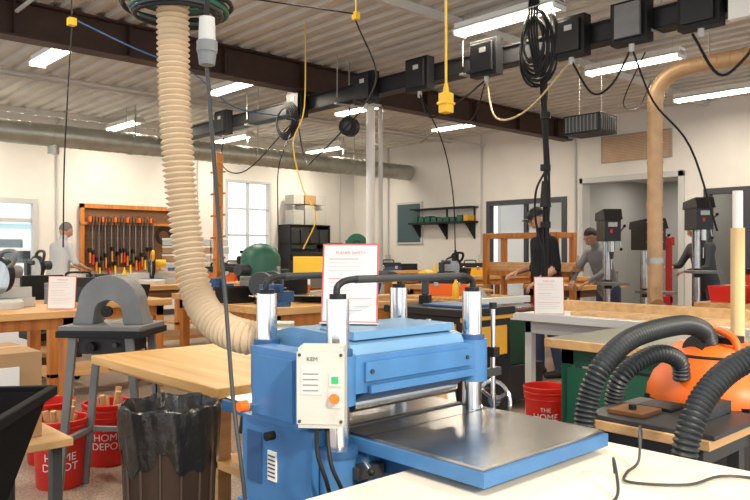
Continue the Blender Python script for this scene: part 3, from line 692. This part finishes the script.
b = workbench('green_leg_workbench', 3.4, 4.2, 1.28, 2.3, .85, mat('dark_bench_top', (.16, .17, .13), .4), .04, M_green, True)
b.box(3.385, 3.4, 1.28, 2.3, .80, .85, M_ply); b.box(3.45, 3.46, 1.4, 2.2, .3, .7, M_green); b.done()
b = B('wooden_post'); b.cyl((3.5, 1.33, .85), (3.5, 1.33, 1.43), .030, M_post); b.cyl((3.5, 1.33, 1.43), (3.5, 1.33, 1.6), .022, M_white); b.cyl((3.5, 1.33, .85), (3.5, 1.33, .87), .06, M_post); b.done()

b = workbench('assembly_table', 4.6, 5.6, 1.5, 3.4, .85, M_white, .05, M_lgray, False, .06); 
b.box(4.56, 4.6, 1.3, 3.5, .80, .86, mat('aluminum_rail', (.6, .6, .58), .35, .5)); b.box(4.75, 5.0, 1.6, 3.0, .85, .875, M_ply); b.box(5.1, 5.2, 1.6, 3.3, .85, .93, M_ply)
b.done()
sign('paper_sign', 4.66, 3.12, .855, .22, .28, -50, 8, 'TABLE SAW')
b = B('table_saw', .006)
b.box(4.75, 5.55, 3.7, 4.6, .82, .85, M_steel); b.box(4.85, 5.45, 3.8, 4.5, .35, .82, M_green); b.box(4.8, 5.5, 3.75, 4.55, .05, .35, M_dgray); b.box(4.66, 4.72, 3.55, 4.65, .78, .84, M_dgray); b.box(4.7, 5.6, 3.95, 4.0, .86, .92, M_white)
b.prism([(5.0, .85), (5.35, .85), (5.2, 1.0), (5.1, 1.0)], 4.2, 4.21, M_lgray); b.ring((4.82, 4.1, .6), .08, .01, M_blackm, 'x'); b.box(4.7, 4.72, 3.6, 3.9, .6, .8, M_yellow); b.done()

b = B('rolling_tool_chest', .006)
b.box(2.88, 3.30, 2.46, 3.00, .12, .98, M_black); b.box(2.86, 3.32, 2.44, 3.02, .98, 1.02, M_black); b.box(2.87, 3.31, 2.45, 3.01, .08, .12, M_black)
b.box(2.87, 3.31, 2.450, 2.46, .955, .98, M_yelc); b.box(2.93, 3.26, 2.452, 2.46, .76, .92, M_yelc)
for z0_, z1_ in ((.14, .36), (.38, .52), (.54, .66), (.68, .79), (.81, .87), (.885, .945)):
    b.box(2.868, 2.88, 2.49, 2.97, z0_, z1_, M_dgray if z0_ < .8 else M_yelc); b.cyl((2.86, 2.58, z1_-.02), (2.86, 2.88, z1_-.02), .007, M_blackm, seg=8)
for xx in (2.95, 3.23):
    for yy in (2.52, 2.94): b.cyl((xx-.015, yy, .04), (xx+.015, yy, .04), .04, M_black)
b.box(2.95, 3.2, 2.5, 2.8, 1.02, 1.035, M_blued); b.done()
def drill(x, y, z, rz, m):
    b = B('hand_drill', .004); b.at(x, y, z, rz); b.box(-.04, .04, -.03, .03, 0, .05, M_black); b.box(-.02, .02, -.018, .018, .05, .14, M_dgray); b.cyl((-.06, 0, .165), (.09, 0, .165), .03, m); b.cyl((.09, 0, .165), (.13, 0, .165), .018, M_black); b.at(); b.done()
drill(3.1, 2.92, 1.02, 30, M_yellow)
b = B('hand_truck', .003)
b.at(2.35, 1.95, 0, 40); b.ring((0, 0, .14), .12, .02, M_black, 'y'); b.cyl((0, -.02, .14), (0, .02, .14), .04, M_white)
b.ring((.4, 0, .14), .12, .02, M_black, 'y'); b.box(0, .4, -.01, .01, .12, .16, M_white); b.cyl((.05, 0, .13), (.05, .1, .75), .012, M_white); b.cyl((.35, 0, .13), (.35, .1, .75), .012, M_white); b.cyl((.05, .1, .75), (.35, .1, .75), .012, M_white); b.at(); b.done()

# ------------------------------------------------------------------ mid/background benches
workbench('workbench', .75, 2.05, 5.3, 6.2, .90, M_wood, .05, M_oak, apron=.08).done()
sign('paper_sign', 1.93, 5.45, .905, .21, .24, -46, 6, 'MITER SAW')
WB = [(3.25, 4.9, 4.7, 5.6, .88), (3.7, 5.6, 6.3, 7.2, .88), (3.4, 6.4, 8.5, 9.4, .90), (7.0, 7.75, 6.1, 7.0, .88), (8.2, 10.0, 9.4, 10.3, .9), (.6, 3.0, 8.0, 8.9, .9), (5.3, 6.8, 10.2, 11.0, .9), (9.5, 11.6, 8.0, 9.0, .9), (5.9, 6.9, 5.1, 6.0, .82), (2.2, 3.4, 6.6, 7.3, .86), (8.9, 11.0, 11.3, 12.1, .9), (8.6, 9.9, 5.3, 6.2, .86)]
for i, w in enumerate(WB): workbench('workbench', *w[:4], w[4], M_wood, .06, (M_oak, M_oak, M_dwood)[i % 3], apron=.1).done()

def miter_saw(x, y, z, rz=0, col=None):
    b = B('miter_saw', .003); b.at(x, y, z, rz)
    b.lathe([(0, 0), (.17, 0), (.17, .05), (.15, .07), (0, .07)], M_lgray, (0, 0, 0), 28); b.box(-.3, .3, -.02, .12, 0, .07, M_lgray); b.box(-.3, -.03, .02, .05, .07, .15, M_lgray); b.box(.03, .3, .02, .05, .07, .15, M_lgray)
    b.box(-.04, .04, .1, .17, .05, .3, M_dgray)
    b.cyl((-.012, -.02, .25), (.03, -.02, .25), .13, M_black); b.cyl((-.015, -.02, .23), (-.012, -.02, .23), .125, M_steel)
    b.cyl((.03, 0, .27), (.17, 0, .27), .05, col or M_yellow); b.sweep([(0, -.1, .3), (0, -.17, .34), (0, -.18, .42), (0, -.06, .42), (0, 0, .36)], .016, col or M_yellow, seg=10)
    b.cyl((0, .14, .3), (0, 0, .3), .03, M_dgray); b.at(); b.done()
miter_saw(1.1, 5.75, .9, -30, M_dgray); miter_saw(1.62, 5.85, .9, 20, M_gray); miter_saw(2.7, 8.4, .9, 10, M_dgray); miter_saw(4.3, 8.9, .9, -20, M_yellow); miter_saw(7.4, 6.5, .88, 10, M_black)
def bplaner(x, y, z, rz):
    b = B('portable_planer', .006); b.at(x, y, z, rz)
    b.box(-.28, .28, -.18, .18, 0, .06, M_black); b.box(-.16, .16, -.35, .35, .06, .075, M_steel)
    for sx in (-1, 1): b.box(sx*.25-.03, sx*.25+.03, -.15, .15, .06, .36, M_black)
    b.box(-.23, .23, -.17, .17, .22, .40, M_yellow); b.box(-.25, .25, -.15, .15, .40, .44, M_black); b.cyl((.1, 0, .44), (.1, 0, .52), .07, M_dgray); b.cyl((-.31, 0, .3), (-.28, 0, .3), .05, M_black); b.at(); b.done()
bplaner(6.0, 9.0, .9, -40); bplaner(4.1, 5.1, .88, -60)
def dustc(x, y):
    b = B('dust_collector'); b.lathe([(0, .1), (.24, .1), (.25, .15), (.25, .85), (.24, .9), (.26, .92), (.25, 1.0), (.25, 1.25), (.2, 1.36), (.08, 1.42), (0, 1.43)], M_green, (x, y, 0), 28)
    b.box(x-.3, x+.3, y-.3, y+.3, .05, .1, M_black); b.cyl((x, y, 1.1), (x-.4, y-.1, 1.1), .07, M_dgray)
    for a in range(4): b.ball((x+.25*math.cos(a*1.57+.78), y+.25*math.sin(a*1.57+.78), .03), .03, M_black, 8, 6)
    b.done()
dustc(5.2, 7.75)
def grinder(x, y, z, rz=0):
    b = B('bench_grinder', .003); b.at(x, y, z, rz)
    b.box(-.1, .1, -.08, .08, 0, .03, M_blackm); b.box(-.05, .05, -.04, .04, .03, .12, M_blackm); b.cyl((-.13, 0, .17), (.13, 0, .17), .075, M_blackm)
    for s_ in (-1, 1): b.cyl((s_*.14, 0, .17), (s_*.19, 0, .17), .10, M_dgray); b.cyl((s_*.15, -.0, .17), (s_*.18, 0, .17), .105, M_gray); b.box(s_*.165-.02, s_*.165+.02, -.13, -.09, .12, .13, M_gray)
    b.at(); b.done()
grinder(3.55, 5.2, .88, 40); grinder(5.0, 6.8, .88, -30); grinder(9.0, 9.8, .9, 20); grinder(2.1, 8.4, .9, 0)
def vise(x, y, z, rz=0):
    b = B('bench_vise', .003); b.at(x, y, z, rz)
    b.cyl((0, 0, 0), (0, 0, .04), .08, M_blued); b.box(-.06, .1, -.045, .045, .04, .12, M_blued); b.box(-.06, -.02, -.07, .07, .12, .18, M_blued); b.box(-.16, -.12, -.07, .07, .06, .18, M_blued); b.cyl((-.24, 0, .09), (.0, 0, .09), .015, M_steel); b.cyl((-.24, -.09, .09), (-.24, .09, .09), .007, M_steel); b.at(); b.done()
vise(3.45, 4.85, .88, 0); vise(3.85, 6.4, .88, 10); vise(7.15, 6.25, .88, 0); vise(5.45, 10.35, .9, 0)
def toolbox(x, y, z, rz, m, w=.45):
    b = B('toolbox', .006); b.at(x, y, z, rz)
    b.box(-w/2, w/2, -.11, .11, 0, .14, m); b.prism([(-.11, .14), (.11, .14), (.08, .22), (-.08, .22)], -w/2, w/2, M_black, 'x'); b.sweep([(-.1, 0, .2), (-.1, 0, .26), (0, 0, .27), (.1, 0, .26), (.1, 0, .2)], .01, M_black, seg=8)
    b.box(-.15, -.1, -.12, -.11, .1, .16, M_chrome); b.box(.1, .15, -.12, -.11, .1, .16, M_chrome); b.at(); b.done()
toolbox(5.2, 8.75, .9, -40, M_orange); toolbox(9.5, 9.9, .9, -30, M_blued); toolbox(10.2, 8.5, .9, -40, M_yellow); toolbox(6.3, 5.6, .82, -45, M_orange); toolbox(2.6, 6.9, .86, -20, M_dgray); toolbox(1.3, 8.4, .9, 10, M_gray); toolbox(6.45, 10.4, .9, -45, M_black)
def boards(x, y, z, rz, n, L=1.2, m=None):
    b = B('lumber_stack', .002); b.at(x, y, z, rz); rr = random.Random(int(x*31+y*7))
    for k in range(n):
        o = rr.uniform(-.06, .06); l = L*(1-.25*rr.random())
        b.box(-l/2+o, l/2+o, -.09+rr.uniform(-.02, .02), .07+rr.uniform(-.02, .03), k*.027, k*.027+.024, m or rr.choice([M_ply, M_wood, M_woody]))
    b.at(); b.done()
boards(4.2, 7.0, .88, 5, 4, .9); boards(4.6, 4.83, .88, 0, 2, .45); boards(5.1, 9.2, .9, 0, 6, 1.0); boards(9.5, 9.53, .9, 0, 3, .8); boards(6.55, 5.3, .82, 60, 3, .35); boards(11.1, 8.55, .9, 60, 5, .7); boards(9.8, 11.6, .9, 0, 7, 1.4); boards(9.2, 5.7, .86, 80, 4, .7)
def spray(x, y, z, m):
    b = B('glue_bottle'); b.lathe([(0, 0), (.035, 0), (.038, .01), (.038, .14), (.015, .18), (.012, .2), (.006, .23), (0, .232)], m, (x, y, z), 14); b.done()
def pcan(x, y, z):
    b = B('paint_can'); b.lathe([(0, 0), (.08, 0), (.082, .005), (.08, .01), (.08, .17), (.083, .18), (.078, .185), (0, .183)], M_gray, (x, y, z), 20); b.ring((x, y, z+.14), .082, .002, M_galv, n=5); b.done()
def bin_(x, y, z, rz, m):
    b = B('parts_bin', .003); b.at(x, y, z, rz); tray(b, .2, .28, .24, .32, 0, .14, m, .006); b.box(-.09, .09, -.13, .13, .01, .08, M_dgray); b.at(); b.done()
def clampo(x, y, z, rz):
    b = B('bar_clamp', .002); b.at(x, y, z, rz); b.box(-.4, .4, -.01, .01, .03, .05, M_steel); b.box(-.4, -.36, -.02, .02, 0, .13, M_black); b.box(.1, .15, -.02, .02, 0, .13, M_orange); b.cyl((.15, 0, .09), (.32, 0, .09), .015, M_dwood, seg=8); b.at(); b.done()
drill(5.3, 6.5, .88, 120, M_yellow); drill(4.75, 8.7, .9, 60, M_green); drill(1.75, 8.15, .9, 0, M_orange)
for (x, y, z, rz, m) in ((4.72, 5.3, .88, 10, M_blued), (3.42, 5.45, .88, 90, M_black), (4.5, 6.5, .88, 10, M_black), (5.4, 7.0, .88, 0, M_gray), (3.7, 9.1, .9, 0, M_dgray), (6.25, 8.66, .9, 90, M_blued), (.95, 8.65, .9, 0, M_black), (3.1, 6.9, .86, 20, M_black), (9.7, 8.3, .9, 20, M_black), (8.8, 6.0, .86, -10, M_red), (8.4, 10.1, .9, 0, M_green), (10.7, 11.9, .9, 0, M_black)): bin_(x, y, z, rz, m)
for (x, y, z) in ((4.15, 6.42, .88), (5.55, 8.62, .9), (2.32, 6.72, .86), (9.9, 10.15, .9), (10.6, 8.12, .9), (9.7, 5.42, .86)): pcan(x, y, z)
for (x, y, z, m) in ((4.85, 4.95, .88, M_yellow), (4.9, 6.4, .88, M_white), (3.8, 8.6, .9, M_yellow), (2.75, 6.66, .86, M_white), (6.0, 5.2, .82, M_yellow), (7.65, 6.9, .88, M_white), (9.65, 8.85, .9, M_yellow)): spray(x, y, z, m)
clampo(4.1, 5.52, .88, 0); clampo(9.2, 10.2, .9, 0)
b = B('stacked_storage_boxes', .004); rr = random.Random(2)
for j in range(5):
    for i in range(3):
        x = 5.45+i*.34+rr.uniform(-.02, .02); b.box(x, x+.31, 10.55, 10.95, .9+j*.13, 1.02+j*.13, rr.choice([M_paper, M_lgray, M_card, M_box])); b.box(x-.005, x+.315, 10.545, 10.955, .995+j*.13, 1.02+j*.13, M_white)
b.done()
b = B('wooden_clamp_tree', .004)
x, y = 4.75, 8.02
b.box(x-.045, x+.045, y-.045, y+.045, .04, 2.55, M_oak); b.box(x-.3, x+.3, y-.05, y+.05, 0, .06, M_oak); b.box(x-.05, x+.05, y-.3, y+.3, 0, .06, M_oak)
for k in range(6):
    z = .95+k*.27; b.cyl((x-.10, y+.0, z), (x+.10, y, z+.03), .014, M_oak, seg=8); b.cyl((x, y-.10, z+.12), (x, y+.10, z+.15), .014, M_oak, seg=8)
b.done()
b = B('lumber_rack', .004)
for (x, y) in ((7.9, 5.2), (7.9, 6.3), (8.3, 5.2), (8.3, 6.3)): b.box(x-.035, x+.035, y-.035, y+.035, 0, 1.57, M_oak)
for z in (.4, 1.0, 1.5): 
    for x in (7.9, 8.3): b.box(x-.02, x+.02, 5.2, 6.3, z, z+.07, M_oak)
    for y in (5.2, 6.3): b.box(7.9, 8.3, y-.02, y+.02, z, z+.07, M_oak)
for k in range(6): b.box(7.93+k*.055, 7.97+k*.055, 5.0, 6.4, 1.07, 1.10+.04*(k % 3), M_ply)
b.done()
def stool(x, y, m=None):
    b = B('shop_stool', .003); b.lathe([(0, .60), (.16, .60), (.175, .62), (.17, .65), (0, .655)], m or M_dwood, (x, y, 0), 24)
    for k in range(4):
        a = k*1.57+.6; b.cyl((x+.12*math.cos(a), y+.12*math.sin(a), .6), (x+.2*math.cos(a), y+.2*math.sin(a), 0), .014, M_dgray, seg=8)
    b.ring((x, y, .22), .17, .008, M_dgray); b.done()
for p in ((3.0, 4.4), (5.3, 5.75), (6.8, 7.4), (6.9, 9.8)): stool(*p)
def officechair(x, y, rz):
    b = B('office_chair', .008); b.at(x, y, 0, rz)
    b.box(-.23, .23, -.23, .23, .45, .53, M_black); b.box(-.21, .21, .2, .26, .62, 1.08, M_black); b.box(-.03, .03, .22, .27, .45, .7, M_dgray); b.cyl((0, 0, .1), (0, 0, .45), .03, M_dgray)
    for k in range(5): a = k*1.257; b.cyl((0, 0, .1), (.27*math.cos(a), .27*math.sin(a), .07), .02, M_black, seg=8); b.ball((.27*math.cos(a), .27*math.sin(a), .035), .035, M_black, 8, 6)
    b.at(); b.done()
officechair(6.0, 7.7, 40); officechair(7.6, 9.1, -60); officechair(10.6, 10.4, -30); officechair(2.6, 7.65, 0)
def bandsaw(x, y, rz, m):
    b = B('band_saw', .01); b.at(x, y, 0, rz)
    b.box(-.3, .3, -.2, .2, 0, .45, M_gray); b.box(-.3, .28, -.12, .12, .45, .85, m); b.cyl((-.03, -.14, .68), (-.03, .1, .68), .25, m); b.box(-.32, -.2, -.1, .1, .85, 1.4, m); b.cyl((-.03, -.14, 1.5), (-.03, .1, 1.5), .25, m); b.box(-.3, .2, -.1, .1, 1.35, 1.6, m); b.box(-.1, .4, -.25, .25, .93, .97, M_steel); b.box(.1, .13, -.02, .02, .97, 1.3, M_dgray); b.ring((-.03, -.17, 1.5), .08, .01, M_black, 'y'); b.at(); b.done()
bandsaw(2.6, 11.8, -30, M_dgray); bandsaw(11.4, 12.9, -45, M_green)

def drill_press(x, y, rz, top=1.85, m=None, base=0.0):
    b = B('drill_press', .006); m = m or M_dgray; b.at(x, y, base, rz); h = top-base
    b.box(-.2, .2, -.3, .18, 0, .05, m); b.cyl((0, .08, .05), (0, .08, h-.25), .045, M_steel); b.cyl((0, .08, .05), (0, .08, .14), .075, m)
    b.box(-.09, .09, -.2, .2, h-.36, h-.12, m); b.prism([(-.24, h-.12), (.24, h-.12), (.22, h-.03), (-.18, h)], -.10, .10, m, 'x')
    b.cyl((0, .22, h-.35), (0, .22, h-.12), .07, M_black); b.cyl((0, -.14, h-.48), (0, -.14, h-.36), .035, M_steel); b.cyl((0, -.14, h-.56), (0, -.14, h-.48), .02, M_dgray, r1=.03)
    b.cyl((0, -.14, h-.68), (0, -.14, h-.56), .006, M_steel, seg=8)
    b.box(-.16, .16, -.3, .02, h-.85, h-.82, M_gray); b.box(-.04, .04, 0, .1, h-.9, h-.8, m)
    for a in (.5, 2.6, 4.7): b.cyl((.10, -.05, h-.28), (.13, -.05+.17*math.cos(a), h-.28+.17*math.sin(a)), .008, M_steel, seg=8); b.ball((.13, -.05+.17*math.cos(a), h-.28+.17*math.sin(a)), .018, M_black, 10, 6)
    b.box(-.03, .0, -.205, -.2, h-.27, h-.23, M_red); b.box(-.05, .05, -.205, -.2, h-.2, h-.15, M_lgray); b.at(); b.done()
drill_press(7.6, 4.30, -47, 1.80, M_blackm); drill_press(7.95, 4.0, -30, 1.70, M_blackm); drill_press(8.35, 3.6, -47, 1.93, M_blackm)
b = B('shop_press', .005)
b.box(8.6, 8.66, 4.3, 4.36, 0, 1.5, M_red); b.box(8.6, 8.66, 4.05, 4.11, 0, 1.5, M_red); b.box(8.58, 8.68, 4.03, 4.38, 1.4, 1.5, M_red); b.box(8.5, 8.76, 4.03, 4.4, 0, .06, M_red); b.cyl((8.63, 4.2, 1.1), (8.63, 4.2, 1.4), .04, M_steel); b.box(8.58, 8.68, 4.05, 4.36, .7, .78, M_red); b.done()
workbench('workbench', 9.9, 11.6, 2.9, 4.0, .88, M_wood, .06, M_oak).done()
workbench('workbench', 6.4, 8.2, 1.6, 2.8, .88, M_wood, .06, M_oak).done()
toolbox(7.1, 2.0, .88, -50, M_red); toolbox(7.7, 2.45, .88, -50, M_red); vise(6.6, 1.85, .88); toolbox(10.3, 3.6, .88, -50, M_red); toolbox(11.1, 3.5, .88, -50, M_lgray); bin_(6.65, 2.58, .88, 0, M_red); bin_(6.65, 2.2, .88, 0, M_orange)
b = B('red_storage_bins', .004)
for k in range(4):
    b.at(6.0, 3.3-.38*k, .0); tray(b, .3, .3, .36, .34, .55, .78, M_red); 
    b.box(-.14, .14, -.14, .14, .30, .55, M_orange)
b.at(); b.box(5.8, 6.2, 1.95, 3.5, .26, .30, M_dgray)
for (x, y) in ((5.82, 2.0), (6.14, 2.0), (5.82, 3.42), (6.14, 3.42)): b.box(x, x+.04, y, y+.04, 0, .26, M_dgray)
b.done()

# ------------------------------------------------------------------ people
def person(name, x, y, rz, h=1.76, lean=0, shirt=M_shb, pants=M_jeans, sleeve='long', hair=M_hairg, cap=None, arms=None, headtilt=10, fat=1.0, step=.05):
    S = h/1.76
    Lm = Matrix.Translation((0, 0, .95)) @ Matrix.Rotation(math.radians(-lean), 4, 'X') @ Matrix.Translation((0, 0, -.95))
    up = lambda p: Lm @ Vector(p)
    b = B(name+'_tmp'); segs = []
    def loft(pts, radii, lab, m=16):
        P = [Vector(p) for p in pts]; vs = []; N = len(P)
        for i in range(N):
            T = (P[min(i+1, N-1)]-P[max(i-1, 0)]).normalized(); xx = Vector((1, 0, 0)); xx = (xx-T*xx.dot(T)).normalized(); yy = T.cross(xx)
            for k in range(m):
                t = 2*math.pi*k/m; vs.append(P[i]+xx*radii[i][0]*math.cos(t)+yy*radii[i][1]*math.sin(t))
        b.add(vs, [(i*m+k, i*m+(k+1) % m, (i+1)*m+(k+1) % m, (i+1)*m+k) for i in range(N-1) for k in range(m)]+[list(range(m))[::-1], list(range((N-1)*m, N*m))], M_skin)
        for i in range(N-1): segs.append((P[i], P[i+1], lab, max(radii[i][0], radii[i+1][0])))
    def limb(pts, rs, lab):
        P = [Vector(p) for p in pts]
        for i in range(len(P)-1):
            b.cyl(P[i], P[i+1], rs[i], M_skin, rs[i+1], 14); b.ball(P[i+1], rs[i+1], M_skin, 14, 8); b.ball(P[i], rs[i], M_skin, 14, 8)
            segs.append((P[i], P[i+1], lab[i], max(rs[i], rs[i+1])))
    f = fat
    loft([up((0, 0, .86)), up((0, 0, .95)), up((0, .01*f, 1.06)), up((0, .005, 1.2)), up((0, 0, 1.34)), up((0, -.01, 1.43)), up((0, -.01, 1.485))],
         [(.15, .10), (.172*f, .118*f), (.162*f, .118*f), (.17*f, .118), (.185, .115), (.165, .085), (.075, .06)], 'shirt')
    limb([up((0, -.005, 1.44)), up((0, .012, 1.56))], [.062, .054], ['skin'])
    for sx in (1, -1):
        st = step*sx
        limb([(sx*.09, 0, .90), (sx*.10, .03+st*.5, .49), (sx*.105, -.02+st, .10)], [.092, .062, .045], ['pants', 'pants'])
        limb([(sx*.105, -.05+st, .045), (sx*.115, .13+st, .036)], [.045, .036], ['shoe'])
        sh = up((sx*.185, -.005, 1.405))
        el, wr = arms[0 if sx == 1 else 1]; el = Vector((el[0]*sx, el[1], el[2])); wr = Vector((wr[0]*sx, wr[1], wr[2]))
        limb([up((sx*.12, -.005, 1.40)), sh, el, wr], [.065, .058, .043, .029], ['shirt', 'shirt', 'fore'])
    o = b.done(); md = o.modifiers.new('r', 'REMESH'); md.mode = 'VOXEL'; md.voxel_size = .014; md.use_smooth_shade = True
    sm = o.modifiers.new('s', 'SMOOTH'); sm.factor = .6; sm.iterations = 4
    bpy.context.view_layer.update()
    me = D.meshes.new_from_object(o.evaluated_get(bpy.context.evaluated_depsgraph_get()))
    vs = [v.co.copy() for v in me.vertices]; fs = [list(p.vertices) for p in me.polygons]
    D.objects.remove(o); D.meshes.remove(me)
    labm = {'shirt': shirt, 'skin': M_skin, 'pants': pants, 'shoe': M_shoe, 'fore': shirt if sleeve == 'long' else M_skin}
    A = B(name); A.M = Matrix.Translation((x, y, 0)) @ Matrix.Rotation(math.radians(rz), 4, 'Z') @ Matrix.Scale(S, 4)
    A.v += [A.M @ v for v in vs]
    for fc in fs:
        c = sum((vs[i] for i in fc), Vector())/len(fc); best = None
        for (p, q, lab, r) in segs:
            d = q-p; t = max(0, min(1, (c-p).dot(d)/d.length_squared)); dd = (c-(p+d*t)).length/r
            if best is None or dd < best[0]: best = (dd, lab)
        A.f.append(fc); A.fm.append(A.mi(labm[best[1]])); A.fs.append(True)
    base = A.M
    for sx in (1, -1):
        el, wr = arms[0 if sx == 1 else 1]; el = Vector((el[0]*sx, el[1], el[2])); wr = Vector((wr[0]*sx, wr[1], wr[2]))
        dz = (wr-el).normalized(); ax = Vector((0, 0, 1)) if abs(dz.z) < .85 else Vector((0, 1, 0)); side = dz.cross(ax).normalized(); nrm = side.cross(dz).normalized()
        if side.x*sx > 0: side = -side
        P = [wr-dz*.01, wr+dz*.04, wr+dz*.085]; m = 12; pv = []
        for i, (w_, t_) in enumerate(((.027, .02), (.04, .017), (.038, .013))):
            for k in range(m): t = 2*math.pi*k/m; pv.append(P[i]+side*w_*math.cos(t)+nrm*t_*math.sin(t))
        A.add(pv, [(i*m+k, i*m+(k+1) % m, (i+1)*m+(k+1) % m, (i+1)*m+k) for i in range(2) for k in range(m)]+[list(range(m))[::-1], list(range(2*m, 3*m))], M_skin, True)
        for k, L in enumerate((.068, .078, .072, .056)):
            s0 = wr+dz*.078+side*(.028-.0187*k); A.sweep([s0, s0+dz*L*.45-nrm*.006, s0+dz*L*.75-nrm*.022, s0+dz*L*.85-nrm*.042], lambda u: .0095-.003*u, M_skin, seg=8, n=3)
        s0 = wr+dz*.02+side*.03; A.sweep([s0, s0+dz*.025+side*.022-nrm*.01, s0+dz*.052+side*.026-nrm*.02], lambda u: .012-.004*u, M_skin, seg=8, n=3)
    hc = up((0, .03, 1.645))
    A.M = base @ Matrix.Translation(hc) @ Matrix.Rotation(math.radians(-lean*.6-headtilt), 4, 'X')
    def hf(n):
        v = n.copy()
        if v.z < 0: v.x *= 1+.28*v.z; v.y *= 1+.12*v.z
        if v.z < -.3 and v.y > 0: v.y *= 1.06
        if v.y > 0: v.y *= .95
        return v
    A.ball((0, 0, 0), (.074, .098, .118), M_skin, 24, 18, hf)
    A.ball((0, .104, -.012), (.011, .018, .024), M_skin, 10, 8); A.ball((0, .108, -.03), (.015, .013, .01), M_skin, 10, 8)
    for sx in (1, -1):
        A.ball((sx*.03, .080, .012), (.013, .010, .009), M_wht, 10, 8); A.ball((sx*.03, .0885, .012), (.006, .004, .006), M_hairb, 8, 6)
        A.ball((sx*.03, .086, .030), (.019, .008, .005), hair, 10, 6); A.ball((sx*.074, -.005, -.005), (.010, .02, .032), M_skin, 10, 8)
    A.ball((0, .088, -.058), (.024, .009, .006), mat('lips', (.4, .14, .12), .5), 10, 6)
    def hairf(n):
        v = n.copy()
        if v.z < .25 and v.y > .1: v.y = .1+(v.y-.1)*.3
        if v.z < -.35: v.z = -.35+(v.z+.35)*.3; v.x *= .9; v.y *= .9
        return v
    A.ball((0, -.012, .018), (.080, .098, .112), hair, 22, 14, hairf)
    if cap:
        A.ball((0, -.002, .045), (.086, .108, .085), cap, 22, 14, lambda n: Vector((n.x, n.y, max(n.z, 0))))
        A.prism([(-.07, .07), (-.06, .13), (-.03, .165), (.03, .165), (.06, .13), (.07, .07)], .045, .053, cap, 'z')
    A.done()
person('man_in_black_shirt', 6.58, 4.42, 62, 1.79, 7, M_shb, M_jeans, 'short', M_hairg, M_black, (((.22, .04, 1.15), (.17, .28, 1.08)), ((.23, .02, 1.14), (.18, .22, 1.0))), 20, 1.25)
person('man_in_light_shirt', 3.80, 10.9, -75, 1.76, 10, M_shl, M_khaki, 'short', M_hairg, None, (((.25, .12, 1.16), (.17, .36, 1.08)), ((.25, .10, 1.16), (.15, .35, 1.1))), 15, 1.15)
person('woman_in_gray_sweatshirt', 8.4, 4.75, 75, 1.68, 24, M_shg, M_jeans, 'long', M_hairb, None, (((.24, .34, 1.12), (.14, .5, 1.0)), ((.24, .32, 1.12), (.14, .5, 1.0))), 20)
person('man_in_dark_sweatshirt', 9.2, 3.85, 62, 1.74, 14, mat('shirt_charcoal', (.05, .055, .065), .85), M_jeans, 'long', M_hairb, None, (((.25, .22, 1.16), (.16, .42, 1.15)), ((.25, .2, 1.14), (.16, .42, 1.1))), 15)

# ------------------------------------------------------------------ lighting
w = D.worlds.new('world'); sc.world = w; w.use_nodes = True
bg = w.node_tree.nodes['Background']; bg.inputs['Color'].default_value = (.88, .95, 1, 1); bg.inputs['Strength'].default_value = 1.5
s = D.lights.new('sun', 'SUN'); s.energy = 3.0; s.angle = math.radians(3); s.color = (1, .86, .66)
so = D.objects.new('sun', s); sc.collection.objects.link(so); so.rotation_euler = Vector((.30, .86, -.50)).to_track_quat('-Z', 'Y').to_euler(); so.location = (0, -5, 5)
sc.view_settings.view_transform = 'Standard'
sc.view_settings.look = 'None'
sc.view_settings.exposure = .08
sc.view_settings.gamma = 1.0
